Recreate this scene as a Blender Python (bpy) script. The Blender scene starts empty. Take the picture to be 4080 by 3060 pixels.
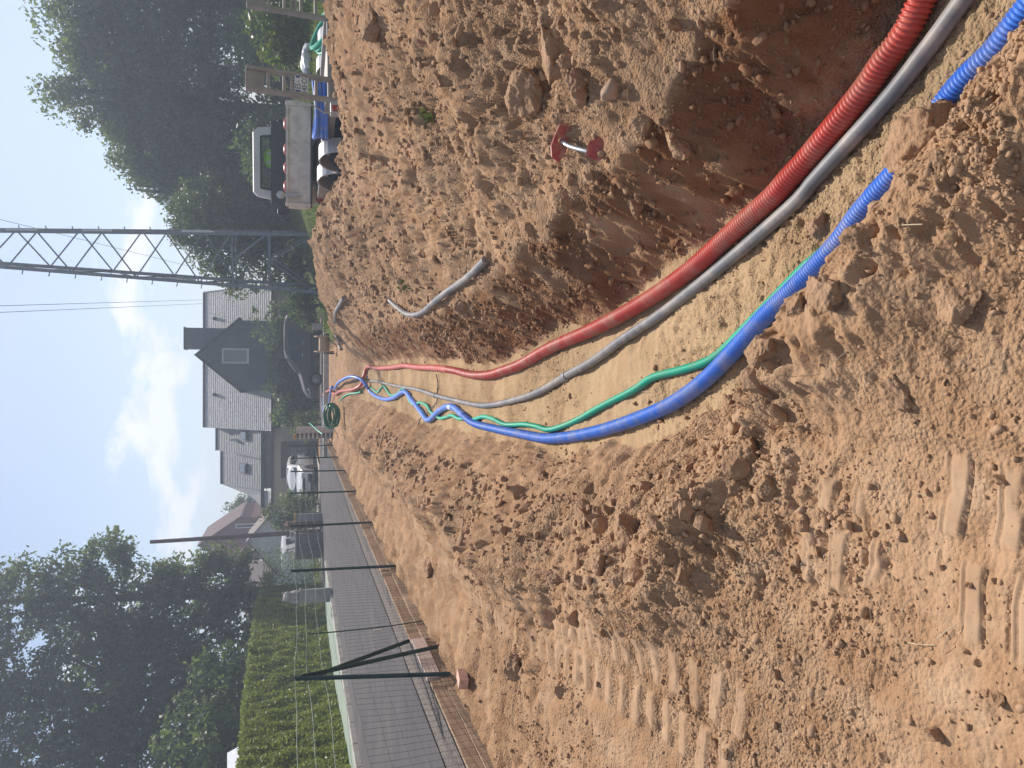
import bpy, bmesh, math, random
import numpy as np
from mathutils import Vector, Matrix, Euler

random.seed(7)
rng = np.random.default_rng(11)
sc = bpy.context.scene
COL = sc.collection
R = math.radians

# ------------------------------------------------------------------ camera, sky, sun, exposure
F, HOR, CAM_H = 3060.0, 1154.0, 1.6
PITCH = math.atan((2040 - HOR) / F)
SP, CP = math.sin(PITCH), math.cos(PITCH)
cam = bpy.data.cameras.new('camera')
cam.sensor_fit = 'HORIZONTAL'
cam.sensor_width = 36.0
cam.lens = F / 4080 * 36
cam.clip_start = 0.05
cam.clip_end = 3000
camo = bpy.data.objects.new('camera', cam)
COL.objects.link(camo)
# the phone was held upright but the picture is stored turned by 90 degrees: image left = up
cfwd = Vector((0, CP, -SP)); cdown = Vector((0, -SP, -CP)); cright = Vector((1, 0, 0))
m = Matrix((cdown, cright, -cfwd)).transposed().to_4x4()
m.translation = Vector((0, 0, CAM_H))
camo.matrix_world = m
sc.camera = camo

SUN_AZ, SUN_EL = R(17), R(50)          # azimuth from straight ahead towards the right
w = bpy.data.worlds.new('World'); sc.world = w; w.use_nodes = True
nt = w.node_tree; nt.nodes.clear()
def wn(t, **k):
    n = nt.nodes.new(t)
    for a, b in k.items(): setattr(n, a, b)
    return n
out = wn('ShaderNodeOutputWorld'); bg = wn('ShaderNodeBackground')
sky = wn('ShaderNodeTexSky', sky_type='NISHITA', sun_disc=False, sun_elevation=SUN_EL, sun_rotation=SUN_AZ,
         altitude=50.0, air_density=1.0, dust_density=1.3, ozone_density=2.0)
tc = wn('ShaderNodeTexCoord')
sep = wn('ShaderNodeSeparateXYZ'); nt.links.new(tc.outputs['Generated'], sep.inputs[0])
zc_ = wn('ShaderNodeMath', operation='MAXIMUM'); nt.links.new(sep.outputs['Z'], zc_.inputs[0]); zc_.inputs[1].default_value = 0.0
za = wn('ShaderNodeMath', operation='ADD'); nt.links.new(zc_.outputs[0], za.inputs[0]); za.inputs[1].default_value = 0.38
dx = wn('ShaderNodeMath', operation='DIVIDE'); nt.links.new(sep.outputs['X'], dx.inputs[0]); nt.links.new(za.outputs[0], dx.inputs[1])
dy = wn('ShaderNodeMath', operation='DIVIDE'); nt.links.new(sep.outputs['Y'], dy.inputs[0]); nt.links.new(za.outputs[0], dy.inputs[1])
cb = wn('ShaderNodeCombineXYZ'); nt.links.new(dx.outputs[0], cb.inputs[0]); nt.links.new(dy.outputs[0], cb.inputs[1])
cmap = wn('ShaderNodeMapping'); nt.links.new(cb.outputs[0], cmap.inputs[0]); cmap.inputs['Location'].default_value = (5.2, 0.9, 0)
cn = wn('ShaderNodeTexNoise'); cn.inputs['Scale'].default_value = 2.7; cn.inputs['Detail'].default_value = 9; cn.inputs['Roughness'].default_value = 0.56
cn.inputs['Distortion'].default_value = 0.25
nt.links.new(cmap.outputs[0], cn.inputs['Vector'])
cr = wn('ShaderNodeValToRGB'); cr.color_ramp.elements[0].position = 0.53; cr.color_ramp.elements[1].position = 0.61
nt.links.new(cn.outputs['Fac'], cr.inputs[0])
cm = wn('ShaderNodeMath', operation='MULTIPLY'); nt.links.new(cr.outputs[0], cm.inputs[0]); cm.inputs[1].default_value = 0.85
mix = wn('ShaderNodeMix', data_type='RGBA')
nt.links.new(cm.outputs[0], mix.inputs['Factor']); nt.links.new(sky.outputs[0], mix.inputs['A'])
mix.inputs['B'].default_value = (9.4, 9.4, 9.6, 1)
nt.links.new(mix.outputs['Result'], bg.inputs['Color'])
bg.inputs['Strength'].default_value = 0.094
nt.links.new(bg.outputs[0], out.inputs[0])

sun = bpy.data.lights.new('sun', 'SUN'); sun.energy = 4.4; sun.angle = R(0.53); sun.color = (1.0, 0.945, 0.87)
suno = bpy.data.objects.new('sun', sun); COL.objects.link(suno)
sdir = Vector((math.sin(SUN_AZ) * math.cos(SUN_EL), math.cos(SUN_AZ) * math.cos(SUN_EL), math.sin(SUN_EL)))
suno.rotation_euler = (-sdir).to_track_quat('-Z', 'Y').to_euler()
suno.location = (20, 40, 60)
vs = sc.view_settings
vs.view_transform = 'Standard'; vs.look = 'None'; vs.exposure = 0.38; vs.gamma = 1.0; vs.use_curve_mapping = False
sc.cycles.use_denoising = True
sc.cycles.max_bounces = 5; sc.cycles.diffuse_bounces = 2; sc.cycles.glossy_bounces = 2; sc.cycles.transmission_bounces = 4
sc.cycles.transparent_max_bounces = 6
sc.cycles.caustics_reflective = False; sc.cycles.caustics_refractive = False
sc.cycles.sample_clamp_indirect = 4.0

# ------------------------------------------------------------------ helpers
def at(x, y, Z):
    """point seen at photo pixel (x, y) that stands Z metres ahead of the lens"""
    cx = (1530 - y) / F; cy = (x - 2040) / F
    return Vector((cx * Z, Z * (CP - cy * SP), CAM_H - Z * (SP + cy * CP)))
def on(x, y, z=0.0):
    cy = (x - 2040) / F
    return at(x, y, (CAM_H - z) / (SP + cy * CP))

MATS = {}
def mat(name, col, rough=0.7, metal=0.0, var=0.15, vscale=6.0, bump=0.0, bscale=40.0, spec=0.5, col2=None, coat=0.0, dirt=None, dirtamt=0.5, dscale=3.0):
    if name in MATS: return MATS[name]
    m = bpy.data.materials.new(name); m.use_nodes = True
    t = m.node_tree; b = t.nodes['Principled BSDF']
    b.inputs['Roughness'].default_value = rough; b.inputs['Metallic'].default_value = metal
    b.inputs['Specular IOR Level'].default_value = spec
    b.inputs['Coat Weight'].default_value = coat; b.inputs['Coat Roughness'].default_value = 0.08
    g = t.nodes.new('ShaderNodeNewGeometry')
    n = t.nodes.new('ShaderNodeTexNoise'); n.inputs['Scale'].default_value = vscale; n.inputs['Detail'].default_value = 5
    t.links.new(g.outputs['Position'], n.inputs['Vector'])
    mx = t.nodes.new('ShaderNodeMix'); mx.data_type = 'RGBA'
    c2 = col2 or tuple(c * (1 - var * 1.6) for c in col); c1 = col if col2 else tuple(min(1, c * (1 + var)) for c in col)
    rm = t.nodes.new('ShaderNodeMapRange'); rm.inputs[1].default_value = 0.3; rm.inputs[2].default_value = 0.7
    t.links.new(n.outputs['Fac'], rm.inputs[0]); t.links.new(rm.outputs[0], mx.inputs['Factor'])
    mx.inputs['A'].default_value = (*c1, 1); mx.inputs['B'].default_value = (*c2, 1)
    last = mx.outputs['Result']
    if dirt:
        n2 = t.nodes.new('ShaderNodeTexNoise'); n2.inputs['Scale'].default_value = dscale; n2.inputs['Detail'].default_value = 8
        n2.inputs['Roughness'].default_value = 0.65
        t.links.new(g.outputs['Position'], n2.inputs['Vector'])
        r2 = t.nodes.new('ShaderNodeMapRange'); r2.inputs[1].default_value = 0.45; r2.inputs[2].default_value = 0.65; r2.inputs[4].default_value = dirtamt
        t.links.new(n2.outputs['Fac'], r2.inputs[0])
        m2 = t.nodes.new('ShaderNodeMix'); m2.data_type = 'RGBA'
        t.links.new(r2.outputs[0], m2.inputs['Factor']); t.links.new(last, m2.inputs['A']); m2.inputs['B'].default_value = (*dirt, 1)
        last = m2.outputs['Result']
    t.links.new(last, b.inputs['Base Color'])
    if bump:
        nb = t.nodes.new('ShaderNodeTexNoise'); nb.inputs['Scale'].default_value = bscale; nb.inputs['Detail'].default_value = 6
        t.links.new(g.outputs['Position'], nb.inputs['Vector'])
        bp = t.nodes.new('ShaderNodeBump'); bp.inputs['Strength'].default_value = 1.0; bp.inputs['Distance'].default_value = bump
        t.links.new(nb.outputs['Fac'], bp.inputs['Height']); t.links.new(bp.outputs[0], b.inputs['Normal'])
    MATS[name] = m
    return m

def leaf_mat(name, c1, c2, trans=0.35):
    m = bpy.data.materials.new(name); m.use_nodes = True
    t = m.node_tree; t.nodes.clear()
    o = t.nodes.new('ShaderNodeOutputMaterial')
    a = t.nodes.new('ShaderNodeAttribute'); a.attribute_name = 'tint'
    mx = t.nodes.new('ShaderNodeMix'); mx.data_type = 'RGBA'
    t.links.new(a.outputs['Fac'], mx.inputs['Factor']); mx.inputs['A'].default_value = (*c1, 1); mx.inputs['B'].default_value = (*c2, 1)
    d = t.nodes.new('ShaderNodeBsdfPrincipled'); d.inputs['Roughness'].default_value = 0.5; d.inputs['Specular IOR Level'].default_value = 0.35
    tr = t.nodes.new('ShaderNodeBsdfTranslucent')
    tcol = t.nodes.new('ShaderNodeMix'); tcol.data_type = 'RGBA'; tcol.blend_type = 'MULTIPLY'; tcol.inputs['Factor'].default_value = 1
    t.links.new(mx.outputs['Result'], tcol.inputs['A']); tcol.inputs['B'].default_value = (1.25, 1.35, 0.6, 1)
    t.links.new(mx.outputs['Result'], d.inputs['Base Color']); t.links.new(tcol.outputs['Result'], tr.inputs['Color'])
    ms = t.nodes.new('ShaderNodeMixShader'); ms.inputs[0].default_value = trans
    t.links.new(d.outputs[0], ms.inputs[1]); t.links.new(tr.outputs[0], ms.inputs[2]); t.links.new(ms.outputs[0], o.inputs[0])
    return m

def tag(o, label=None, cat=None, group=None, kind=None):
    if label: o['label'] = label
    if cat: o['category'] = cat
    if group: o['group'] = group
    if kind: o['kind'] = kind
    return o
def thing(name, label, cat, loc=(0, 0, 0), rz=0.0, group=None, rx=0.0, ry=0.0):
    o = bpy.data.objects.new(name, None); COL.objects.link(o)
    o.empty_display_size = 0.2
    o.location = loc; o.rotation_euler = (rx, ry, rz)
    return tag(o, label, cat, group)
def raw(name, V, Fc, mt, parent=None, smooth=False):
    me = bpy.data.meshes.new(name)
    me.from_pydata([tuple(v) for v in V], [], [tuple(f) for f in Fc])
    me.update()
    if smooth: me.polygons.foreach_set('use_smooth', [True] * len(me.polygons))
    if mt: me.materials.append(mt)
    o = bpy.data.objects.new(name, me); COL.objects.link(o)
    if parent: o.parent = parent
    return o
def fast(name, V, Q, mt, parent=None, smooth=False, tint=None):
    """numpy mesh: V (n,3), Q (m,k) faces of k corners"""
    me = bpy.data.meshes.new(name)
    n, (mm, k) = len(V), Q.shape
    me.vertices.add(n); me.vertices.foreach_set('co', np.ascontiguousarray(V, np.float32).ravel())
    me.loops.add(mm * k); me.loops.foreach_set('vertex_index', Q.astype(np.int32).ravel())
    me.polygons.add(mm); me.polygons.foreach_set('loop_start', np.arange(0, mm * k, k, dtype=np.int32))
    me.polygons.foreach_set('loop_total', np.full(mm, k, np.int32))
    if smooth: me.polygons.foreach_set('use_smooth', np.ones(mm, bool))
    if tint is not None:
        a = me.attributes.new('tint', 'FLOAT', 'POINT'); a.data.foreach_set('value', tint.astype(np.float32))
    me.update(calc_edges=True)
    if mt: me.materials.append(mt)
    o = bpy.data.objects.new(name, me); COL.objects.link(o)
    if parent: o.parent = parent
    return o

class MB:
    """collects shapes, builds ONE mesh object"""
    def __init__(s): s.V = []; s.F = []
    def add(s, V, Fc):
        b = len(s.V); s.V += [Vector(v) for v in V]; s.F += [tuple(i + b for i in f) for f in Fc]; return s
    def box(s, c, d, rz=0, rot=None):
        hx, hy, hz = d[0] / 2, d[1] / 2, d[2] / 2
        M_ = rot or Matrix.Rotation(rz, 3, 'Z'); c = Vector(c)
        V = [c + M_ @ Vector((a * hx, b * hy, e * hz)) for a, b, e in ((-1,-1,-1),(1,-1,-1),(1,1,-1),(-1,1,-1),(-1,-1,1),(1,-1,1),(1,1,1),(-1,1,1))]
        return s.add(V, [(3,2,1,0),(4,5,6,7),(0,1,5,4),(1,2,6,5),(2,3,7,6),(3,0,4,7)])
    def bar(s, a, b, wd, th=None, up=(0, 0, 1)):
        a, b = Vector(a), Vector(b); th = th or wd; d = (b - a); L = d.length; d.normalize()
        u = Vector(up); sd = d.cross(u)
        if sd.length < 1e-4: sd = d.cross(Vector((1, 0, 0)))
        sd.normalize(); u2 = sd.cross(d)
        return s.box((a + b) / 2, (wd, L, th), rot=Matrix((sd, d, u2)).transposed())
    def angle(s, a, b, wd, th, up=(0, 0, 1)):
        """L-shaped steel angle"""
        a, b = Vector(a), Vector(b); d = (b - a); d.normalize(); u = Vector(up); sd = d.cross(u)
        if sd.length < 1e-4: sd = d.cross(Vector((1, 0, 0)))
        sd.normalize(); u2 = sd.cross(d)
        pr = [(0, 0), (wd, 0), (wd, th), (th, th), (th, wd), (0, wd)]
        V = [a + sd * p - u2 * q for p, q in pr] + [b + sd * p - u2 * q for p, q in pr]
        Fc = [tuple(range(5, -1, -1)), tuple(range(6, 12))] + [(i, (i + 1) % 6, 6 + (i + 1) % 6, 6 + i) for i in range(6)]
        return s.add(V, Fc)
    def tube(s, path, r, seg=8, caps=True, rs=None):
        P = [Vector(p) for p in path]; n = len(P); b = len(s.V)
        t0 = (P[1] - P[0]).normalized()
        nrm = t0.cross(Vector((0, 0, 1)))
        if nrm.length < 1e-3: nrm = t0.cross(Vector((1, 0, 0)))
        nrm.normalize()
        for i in range(n):
            t = (P[min(i + 1, n - 1)] - P[max(i - 1, 0)])
            if t.length < 1e-9: t = t0
            t = t.normalized()
            nrm = (nrm - t * nrm.dot(t)).normalized(); bn = t.cross(nrm)
            rr = rs[i] if rs is not None else r
            for k in range(seg):
                a = 2 * math.pi * k / seg
                s.V.append(P[i] + (nrm * math.cos(a) + bn * math.sin(a)) * rr)
        for i in range(n - 1):
            for k in range(seg):
                k2 = (k + 1) % seg
                s.F.append((b + i * seg + k, b + i * seg + k2, b + (i + 1) * seg + k2, b + (i + 1) * seg + k))
        if caps:
            s.F.append(tuple(b + k for k in range(seg))[::-1]); s.F.append(tuple(b + (n - 1) * seg + k for k in range(seg)))
        return s
    def cyl(s, a, b, r, seg=16, r2=None):
        return s.tube([a, b], r, seg, True, [r, r if r2 is None else r2])
    def lathe(s, prof, c, seg=24, axis='Z'):
        """prof: list of (radius, height) closed by the axis"""
        b = len(s.V); c = Vector(c)
        for rr, h in prof:
            for k in range(seg):
                a = 2 * math.pi * k / seg; p, q = rr * math.cos(a), rr * math.sin(a)
                s.V.append(c + Vector({'Z': (p, q, h), 'Y': (p, h, q), 'X': (h, p, q)}[axis]))
        for i in range(len(prof) - 1):
            for k in range(seg):
                k2 = (k + 1) % seg
                s.F.append((b + i * seg + k, b + i * seg + k2, b + (i + 1) * seg + k2, b + (i + 1) * seg + k))
        s.F.append(tuple(b + k for k in range(seg))[::-1]); s.F.append(tuple(b + (len(prof) - 1) * seg + k for k in range(seg)))
        return s
    def prism(s, poly, ext):
        """polygon of 3D points pushed along ext"""
        n = len(poly); e = Vector(ext); P = [Vector(p) for p in poly]
        return s.add(P + [p + e for p in P], [tuple(range(n))[::-1], tuple(range(n, 2 * n))] + [(i, (i + 1) % n, n + (i + 1) % n, n + i) for i in range(n)])
    def build(s, name, mt, parent=None, smooth=False, bevel=0.0, seg=2, world=False):
        V = s.V
        if world and parent is not None:
            inv = Matrix.LocRotScale(parent.location, parent.rotation_euler, (1, 1, 1)).inverted()
            V = [inv @ v for v in V]
        me = bpy.data.meshes.new(name); me.from_pydata([tuple(v) for v in V], [], s.F)
        bm = bmesh.new(); bm.from_mesh(me)
        bmesh.ops.recalc_face_normals(bm, faces=bm.faces)
        if bevel: bmesh.ops.bevel(bm, geom=[e for e in bm.edges if len(e.link_faces) == 2 and e.calc_face_angle(0) > 0.5], offset=bevel, segments=seg, affect='EDGES', profile=0.6, clamp_overlap=True)
        bm.to_mesh(me); bm.free()
        if smooth:
            me.polygons.foreach_set('use_smooth', [True] * len(me.polygons))
            try: me.set_sharp_from_angle(angle=R(38))
            except Exception: pass
        me.materials.append(mt)
        o = bpy.data.objects.new(name, me); COL.objects.link(o)
        if parent is not None: o.parent = parent
        return o

def spline(pts, step=0.05, k=None):
    """Catmull-Rom through 3D points, resampled at about step"""
    P = [Vector(p) for p in pts]; out_ = []
    for i in range(len(P) - 1):
        p0, p1, p2, p3 = P[max(i - 1, 0)], P[i], P[i + 1], P[min(i + 2, len(P) - 1)]
        n = max(2, int((p2 - p1).length / step))
        for j in range(n):
            t = j / n
            out_.append(0.5 * ((2 * p1) + (p2 - p0) * t + (2 * p0 - 5 * p1 + 4 * p2 - p3) * t * t + (3 * p1 - p0 - 3 * p2 + p3) * t ** 3))
    out_.append(P[-1])
    return out_
def resample(P, step):
    P = [Vector(p) for p in P]; d = [0]
    for a, b in zip(P, P[1:]): d.append(d[-1] + (b - a).length)
    n = max(2, int(d[-1] / step)); A = np.array([tuple(p) for p in P]); s_ = np.linspace(0, d[-1], n + 1)
    return [Vector((np.interp(t, d, A[:, 0]), np.interp(t, d, A[:, 1]), np.interp(t, d, A[:, 2]))) for t in s_]
def copy_tree(o, parent=None):
    c = o.copy(); COL.objects.link(c); c.parent = parent
    for ch in list(o.children): copy_tree(ch, c)
    return c

# ---- numpy noise
def _h(ix, iy, s):
    n = (ix.astype(np.int64) * 374761393 + iy.astype(np.int64) * 668265263 + s * 982451653) & 0xFFFFFFFF
    n = ((n ^ (n >> 13)) * 1274126177) & 0xFFFFFFFF
    return ((n ^ (n >> 16)) & 0xFFFF) / 65535.0
def pn(x, y, s=0):
    x = np.asarray(x, float); y = np.asarray(y, float)
    ix = np.floor(x); iy = np.floor(y); fx = x - ix; fy = y - iy
    u = fx * fx * fx * (fx * (fx * 6 - 15) + 10); v = fy * fy * fy * (fy * (fy * 6 - 15) + 10)
    def g(a, b):
        t = _h(ix + a, iy + b, s) * 2 * np.pi
        return np.cos(t) * (fx - a) + np.sin(t) * (fy - b)
    n0 = g(0, 0) * (1 - u) + g(1, 0) * u; n1 = g(0, 1) * (1 - u) + g(1, 1) * u
    return (n0 * (1 - v) + n1 * v) * 1.5
def fbm(x, y, s=0, o=4, gain=0.5):
    r = 0; a = 1.0
    for i in range(o): r = r + a * pn(x * 2 ** i, y * 2 ** i, s + i * 17); a *= gain
    return r
def sst(a, b, x):
    t = np.clip((x - a) / (b - a), 0, 1); return t * t * (3 - 2 * t)
# ------------------------------------------------------------------ the ground: one sheet, dug site included
def fence_x(y): return -2.96 + 0.0295 * (np.asarray(y) - 8.0)
XL_T = np.array([(-3, 3.9), (0, 2.3), (1.0, 1.54), (1.8, 1.07), (2.2, .765), (2.4, .58), (2.6, .365), (3.0, .10), (3.4, -.10), (4, -.30), (5, -.46), (6, -.58), (8, -.58), (12, -.68), (16, -.55), (20, -.52), (23, -.4), (60, -.4)])
XR_T = np.array([(-3, 4.7), (0, 3.1), (1.0, 2.2), (1.6, 1.80), (2.16, 1.45), (2.5, 1.22), (3, .97), (3.7, .77), (4.6, .58), (6, .43), (7.6, .27), (8.7, .24), (10, .30), (13, .42), (16.5, .50), (21, .58), (60, .7)])
CR_T = np.array([(-4, 4.9, .9), (2, 4.3, 1.05), (5, 4.15, 1.2), (8.2, 4.0, 1.21), (10.3, 3.92, .96), (11.8, 3.7, .82), (12.8, 3.45, .79), (14.3, 3.34, .84), (15.4, 3.3, 1.10), (17.5, 3.2, 1.08), (19.5, 2.98, 1.0), (21.6, 2.6, .8), (23.1, 2.1, .55), (24.6, 1.6, .24), (26, 1.3, 0.0), (60, 1.3, 0.0)])
FLOOR = -0.56
def road_z(y): return np.interp(y, [-50, 15, 36, 60], [0.27, 0.27, 0.05, 0.03])
def lawn_z(x, y): return 0.26 + sst(3.5, 9, x) * (0.15 + 0.055 * np.clip(y - 14, 0, 30))
def terrain(x, y, zones=False):
    x = np.asarray(x, float); y = np.asarray(y, float)
    fx = fence_x(y); u = x - fx
    # warp so that no edge runs straight
    wx = x + 0.07 * fbm(x * 1.3, y * 1.3, 3, 2) + 0.035 * fbm(x * 5, y * 5, 9, 2) + 0.022 * fbm(x * 14, y * 14, 19, 2)
    xl = np.interp(y, XL_T[:, 0], XL_T[:, 1]); xr = np.interp(y, XR_T[:, 0], XR_T[:, 1])
    xc = np.interp(y, CR_T[:, 0], CR_T[:, 1]); zc = np.interp(y, CR_T[:, 0], CR_T[:, 2])
    dep = FLOOR * (1 - sst(20.8, 23.6, y))
    wl = 0.72 + 0.15 * pn(y * 0.8, 0 * y, 4); ww = np.interp(y, [2, 5, 9, 20], [0.31, 0.40, 0.58, 0.7]) + .08 * fbm(y * 2.2, 0 * y + 3, 44, 3)
    tl = np.clip((xl - wx) / wl, 0, 1); tr = np.clip((wx - xr) / ww, 0, 1)
    left = dep * (1 - tl * (1.45 - 0.45 * tl)); right = dep * (1 - sst(0, 1, tr) * 0.35 - 0.65 * tr)
    z = np.where(wx < (xl + xr) / 2, left, right)
    # spoil heap
    x0 = xr + ww * 0.9
    t = np.clip((wx - x0) / np.maximum(xc - x0, 0.3), 0, 1)
    heap = zc * (t * (1.28 - 0.28 * t))
    back = np.clip(zc - 0.62 * (wx - xc), 0, None)
    heap = np.where(wx > xc, back, heap)
    z = z + heap
    hm = sst(0.02, 0.25, heap)                                   # on the heap
    fl = ((wx > xl) & (wx < xr) & (y < 22)).astype(float)         # on the trench floor
    site = sst(0.0, 0.08, u) * (1 - sst(30.5, 32.5, y)) * (1 - sst(0, 0.6, wx - xc - zc / 0.62))
    # ridge of slumped soil on the left lip
    lip = xl - wx - wl
    z = z + 0.15 * np.exp(-((lip - 0.10) / 0.24) ** 2) * sst(-0.3, 0.4, fbm(y * 1.3, x * 1.1, 21, 2) + 0.2) * (y < 20)
    # soil piled along the fence boards
    z = z + 0.05 * np.exp(-(u / 0.45) ** 2) - 0.06 * np.exp(-((u - 0.75) / 0.3) ** 2) * sst(4, 7, y)
    # relief
    flat = 1 - hm
    n1 = fbm(x * 1.1, y * 1.1, 31, 3); n2 = fbm(x * 4, y * 4, 41, 3); n3 = fbm(x * 15, y * 15, 51, 3); n4 = fbm(x * 45, y * 45, 61, 2)
    rough = sst(-0.35, 0.55, fbm(x * 0.9, y * 0.9, 71, 3))
    slope_l = np.clip((tl > 0) * (tl < 1) + 1.2 * np.exp(-((lip - 0.1) / 0.3) ** 2) * (y < 9), 0, 1.3)
    a1 = 0.02 * flat + 0.13 * hm; a2 = 0.012 * flat + 0.075 * hm + 0.032 * slope_l
    a3 = (0.005 + 0.013 * rough) * flat + 0.040 * hm + 0.016 * slope_l; a4 = (0.003 + 0.0075 * rough) * flat + 0.013 * hm
    strip = (lip > 0.1) * sst(3.8, 5.5, y) * (y < 26) * flat
    a1 = a1 + .05 * strip; a2 = a2 + .034 * strip; a3 = a3 + .026 * strip + .014 * slope_l * (y > 6)
    lump = 1 - 2 * np.abs(n2)                                      # billowy lumps
    dz = a1 * n1 + a2 * (0.5 * n2 + 0.5 * lump) + a3 * (n3 * 0.6 + 0.6 * (1 - 2 * np.abs(n3))) + a4 * n4
    wallm = sst(0.02, 0.3, tr) * (1 - sst(0.8, 1, tr)) * (heap < 0.02) * (y < 21)
    dz = dz * (1 - 0.2 * wallm) + wallm * (.05 * fbm(x * 3.5, y * 3.5, 33, 3) + .03 * (1 - 2 * np.abs(pn(x * 9, y * 9, 35))))
    z = z + dz * site
    # bucket teeth marks on the floor
    z = z + fl * 0.006 * pn(x * 3 + 2 * pn(x * 2, y * 2, 5), y * 28, 81)
    smooth = 0 * x
    # pressed machine tracks with grouser ribs
    for (pts, y0, y1, ang) in (([(0.6, -.40), (2.2, -.42)], 0.6, 2.12, 0.0), ([(2.2, -1.33), (3.0, -1.36), (4.2, -1.52), (5.6, -1.72)], 2.45, 5.4, 0.0), ([(5.4, -1.75), (9, -1.8), (16, -1.62)], 5.4, 15, 0.0)):
        pts = np.array(pts); tcx = np.interp(y, pts[:, 0], pts[:, 1]); dxx = x - tcx
        band = sst(0.29, 0.24, np.abs(dxx)) * sst(y0 - .06, y0 + .06, y) * sst(y1 + .1, y1 - .1, y)
        keep = sst(-0.22, -0.12, fbm(x * 2.6, y * 2.6, 91, 2) + (.25 if y0 > 2 else 0))
        z = z - 0.014 * band * (1 - 0.3 * rough)
        for sgn, off in ((-1, 0.0), (1, 0.075)):
            colm = sst(0.232, 0.215, np.abs(dxx) + .02 * pn(y * 6, x * 2, 8)) * sst(0.02, 0.035, sgn * dxx)
            ph = ((y + off + 0.12 * dxx + 0.015 * pn(x * 5, y * 5, 7)) / 0.158) % 1.0
            rib = sst(0.10, 0.145, ph) * (1 - sst(0.56, 0.62, ph)) * (1 - 0.5 * np.exp(-((ph - 0.47) / 0.03) ** 2))
            z = np.where(band * colm * keep > 0.02, z - dz * site * 0.7 * band * colm * keep * sst(0.02, .12, ph) * (1 - sst(.58, .68, ph)) + (.016 if y0 < 2 else .020) * rib * band * colm * keep, z)
            smooth = np.maximum(smooth, rib * band * colm * keep)
    # outside the site
    lz = lawn_z(x, y) + 0.03 * fbm(x * 0.8, y * 0.8, 13, 3)
    behind = sst(-0.2, 0.7, wx - xc - zc / 0.62 + 0.5) * (1 - sst(0.3, 0.0, x - xc))
    z = np.maximum(z, np.where(behind > 0.01, lz * behind + z * (1 - behind), z))
    far = sst(30.5, 33, y)
    rz = road_z(y) - 0.06
    z = z * (1 - far) + np.where(x > 3.5, np.maximum(lz, rz), rz) * far
    z = np.where(u < -0.05, rz, z)
    # the left side beyond the pavement lies at hedge level
    z = np.where((x < -10.5) & (y < 33), road_z(y) + 0.02, z)
    if not zones: return z
    grass = np.clip(behind + far * sst(2.2, 3.2, x) + (x < -8.2) + (y > 42) * (x > 2), 0, 1) * (1 - site * 0)
    grass = np.where((u > 0.05) & (u < 4) & (y < 30), grass * (behind > 0.5), grass)
    moist = np.clip(wallm + 0.8 * sst(0.0, 0.25, tr) * (tr < 0.95) * (heap < 0.05) * (y < 20), 0, 1)
    moist = moist * sst(-.5, 0.2, fbm(x * 3, y * 3, 23, 3) + 0.2)
    return z, fl * 1.0, moist, grass, smooth
def hit(px_, py_, zoff=0.0, zmax=60):
    Zs = np.geomspace(1.0, zmax, 6000); cx = (1530 - py_) / F; cy = (px_ - 2040) / F
    X = cx * Zs; Y = Zs * (CP - cy * SP); zz = CAM_H - Zs * (SP + cy * CP)
    d = zz - terrain(X, Y) - zoff; i = np.argmax(d < 0)
    if d[i] >= 0: i = len(Zs) - 1
    return Vector((X[i], Y[i], zz[i]))

def lines(*segs):
    o = []
    for a, b, st in segs: o += list(np.arange(a, b - st * 0.5, st))
    return np.array(o)
us = np.concatenate([[-280, -180, -100, -60, -40, -30, -20, -14, -11, -9, -7.45, -6, -4.5, -3.2, -0.6, -0.12, -0.06, -0.02],
                     lines((0.0, 1.0, .022), (1.0, 1.45, .016), (1.45, 5.35, .0105), (5.35, 8.2, .022), (8.2, 11.2, .08), (11.2, 20, .6)), [20, 24, 30, 45, 70, 110, 200, 280]])
ys = [-100, -60, -30, -15, -8, -5, -4, -3, -2.4, -1.8, -1.4, -1, -.7, -.4, -.1, .2, .45, .65, .8]
yy = 0.9
while yy < 26: ys.append(yy); yy += min(0.06, (yy * yy + 2.5) / 1050)
ys += [26, 26.3, 26.6, 27, 27.5, 28, 28.5, 29, 29.5, 30, 30.5, 31, 31.5, 32, 32.5, 33, 34, 36, 38, 41, 44, 48, 54, 62, 75, 100, 150, 220, 300]
ys = np.array(ys)
UU, YY = np.meshgrid(us, ys)
XX = UU + fence_x(np.clip(YY, -10, 40))
Zg, z_floor, z_moist, z_grass, z_smooth = terrain(XX, YY, True)
nu, nyy = len(us), len(ys)
idx = np.arange(nu * nyy).reshape(nyy, nu)
quads = np.stack([idx[:-1, :-1], idx[:-1, 1:], idx[1:, 1:], idx[1:, :-1]], -1).reshape(-1, 4)

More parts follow.
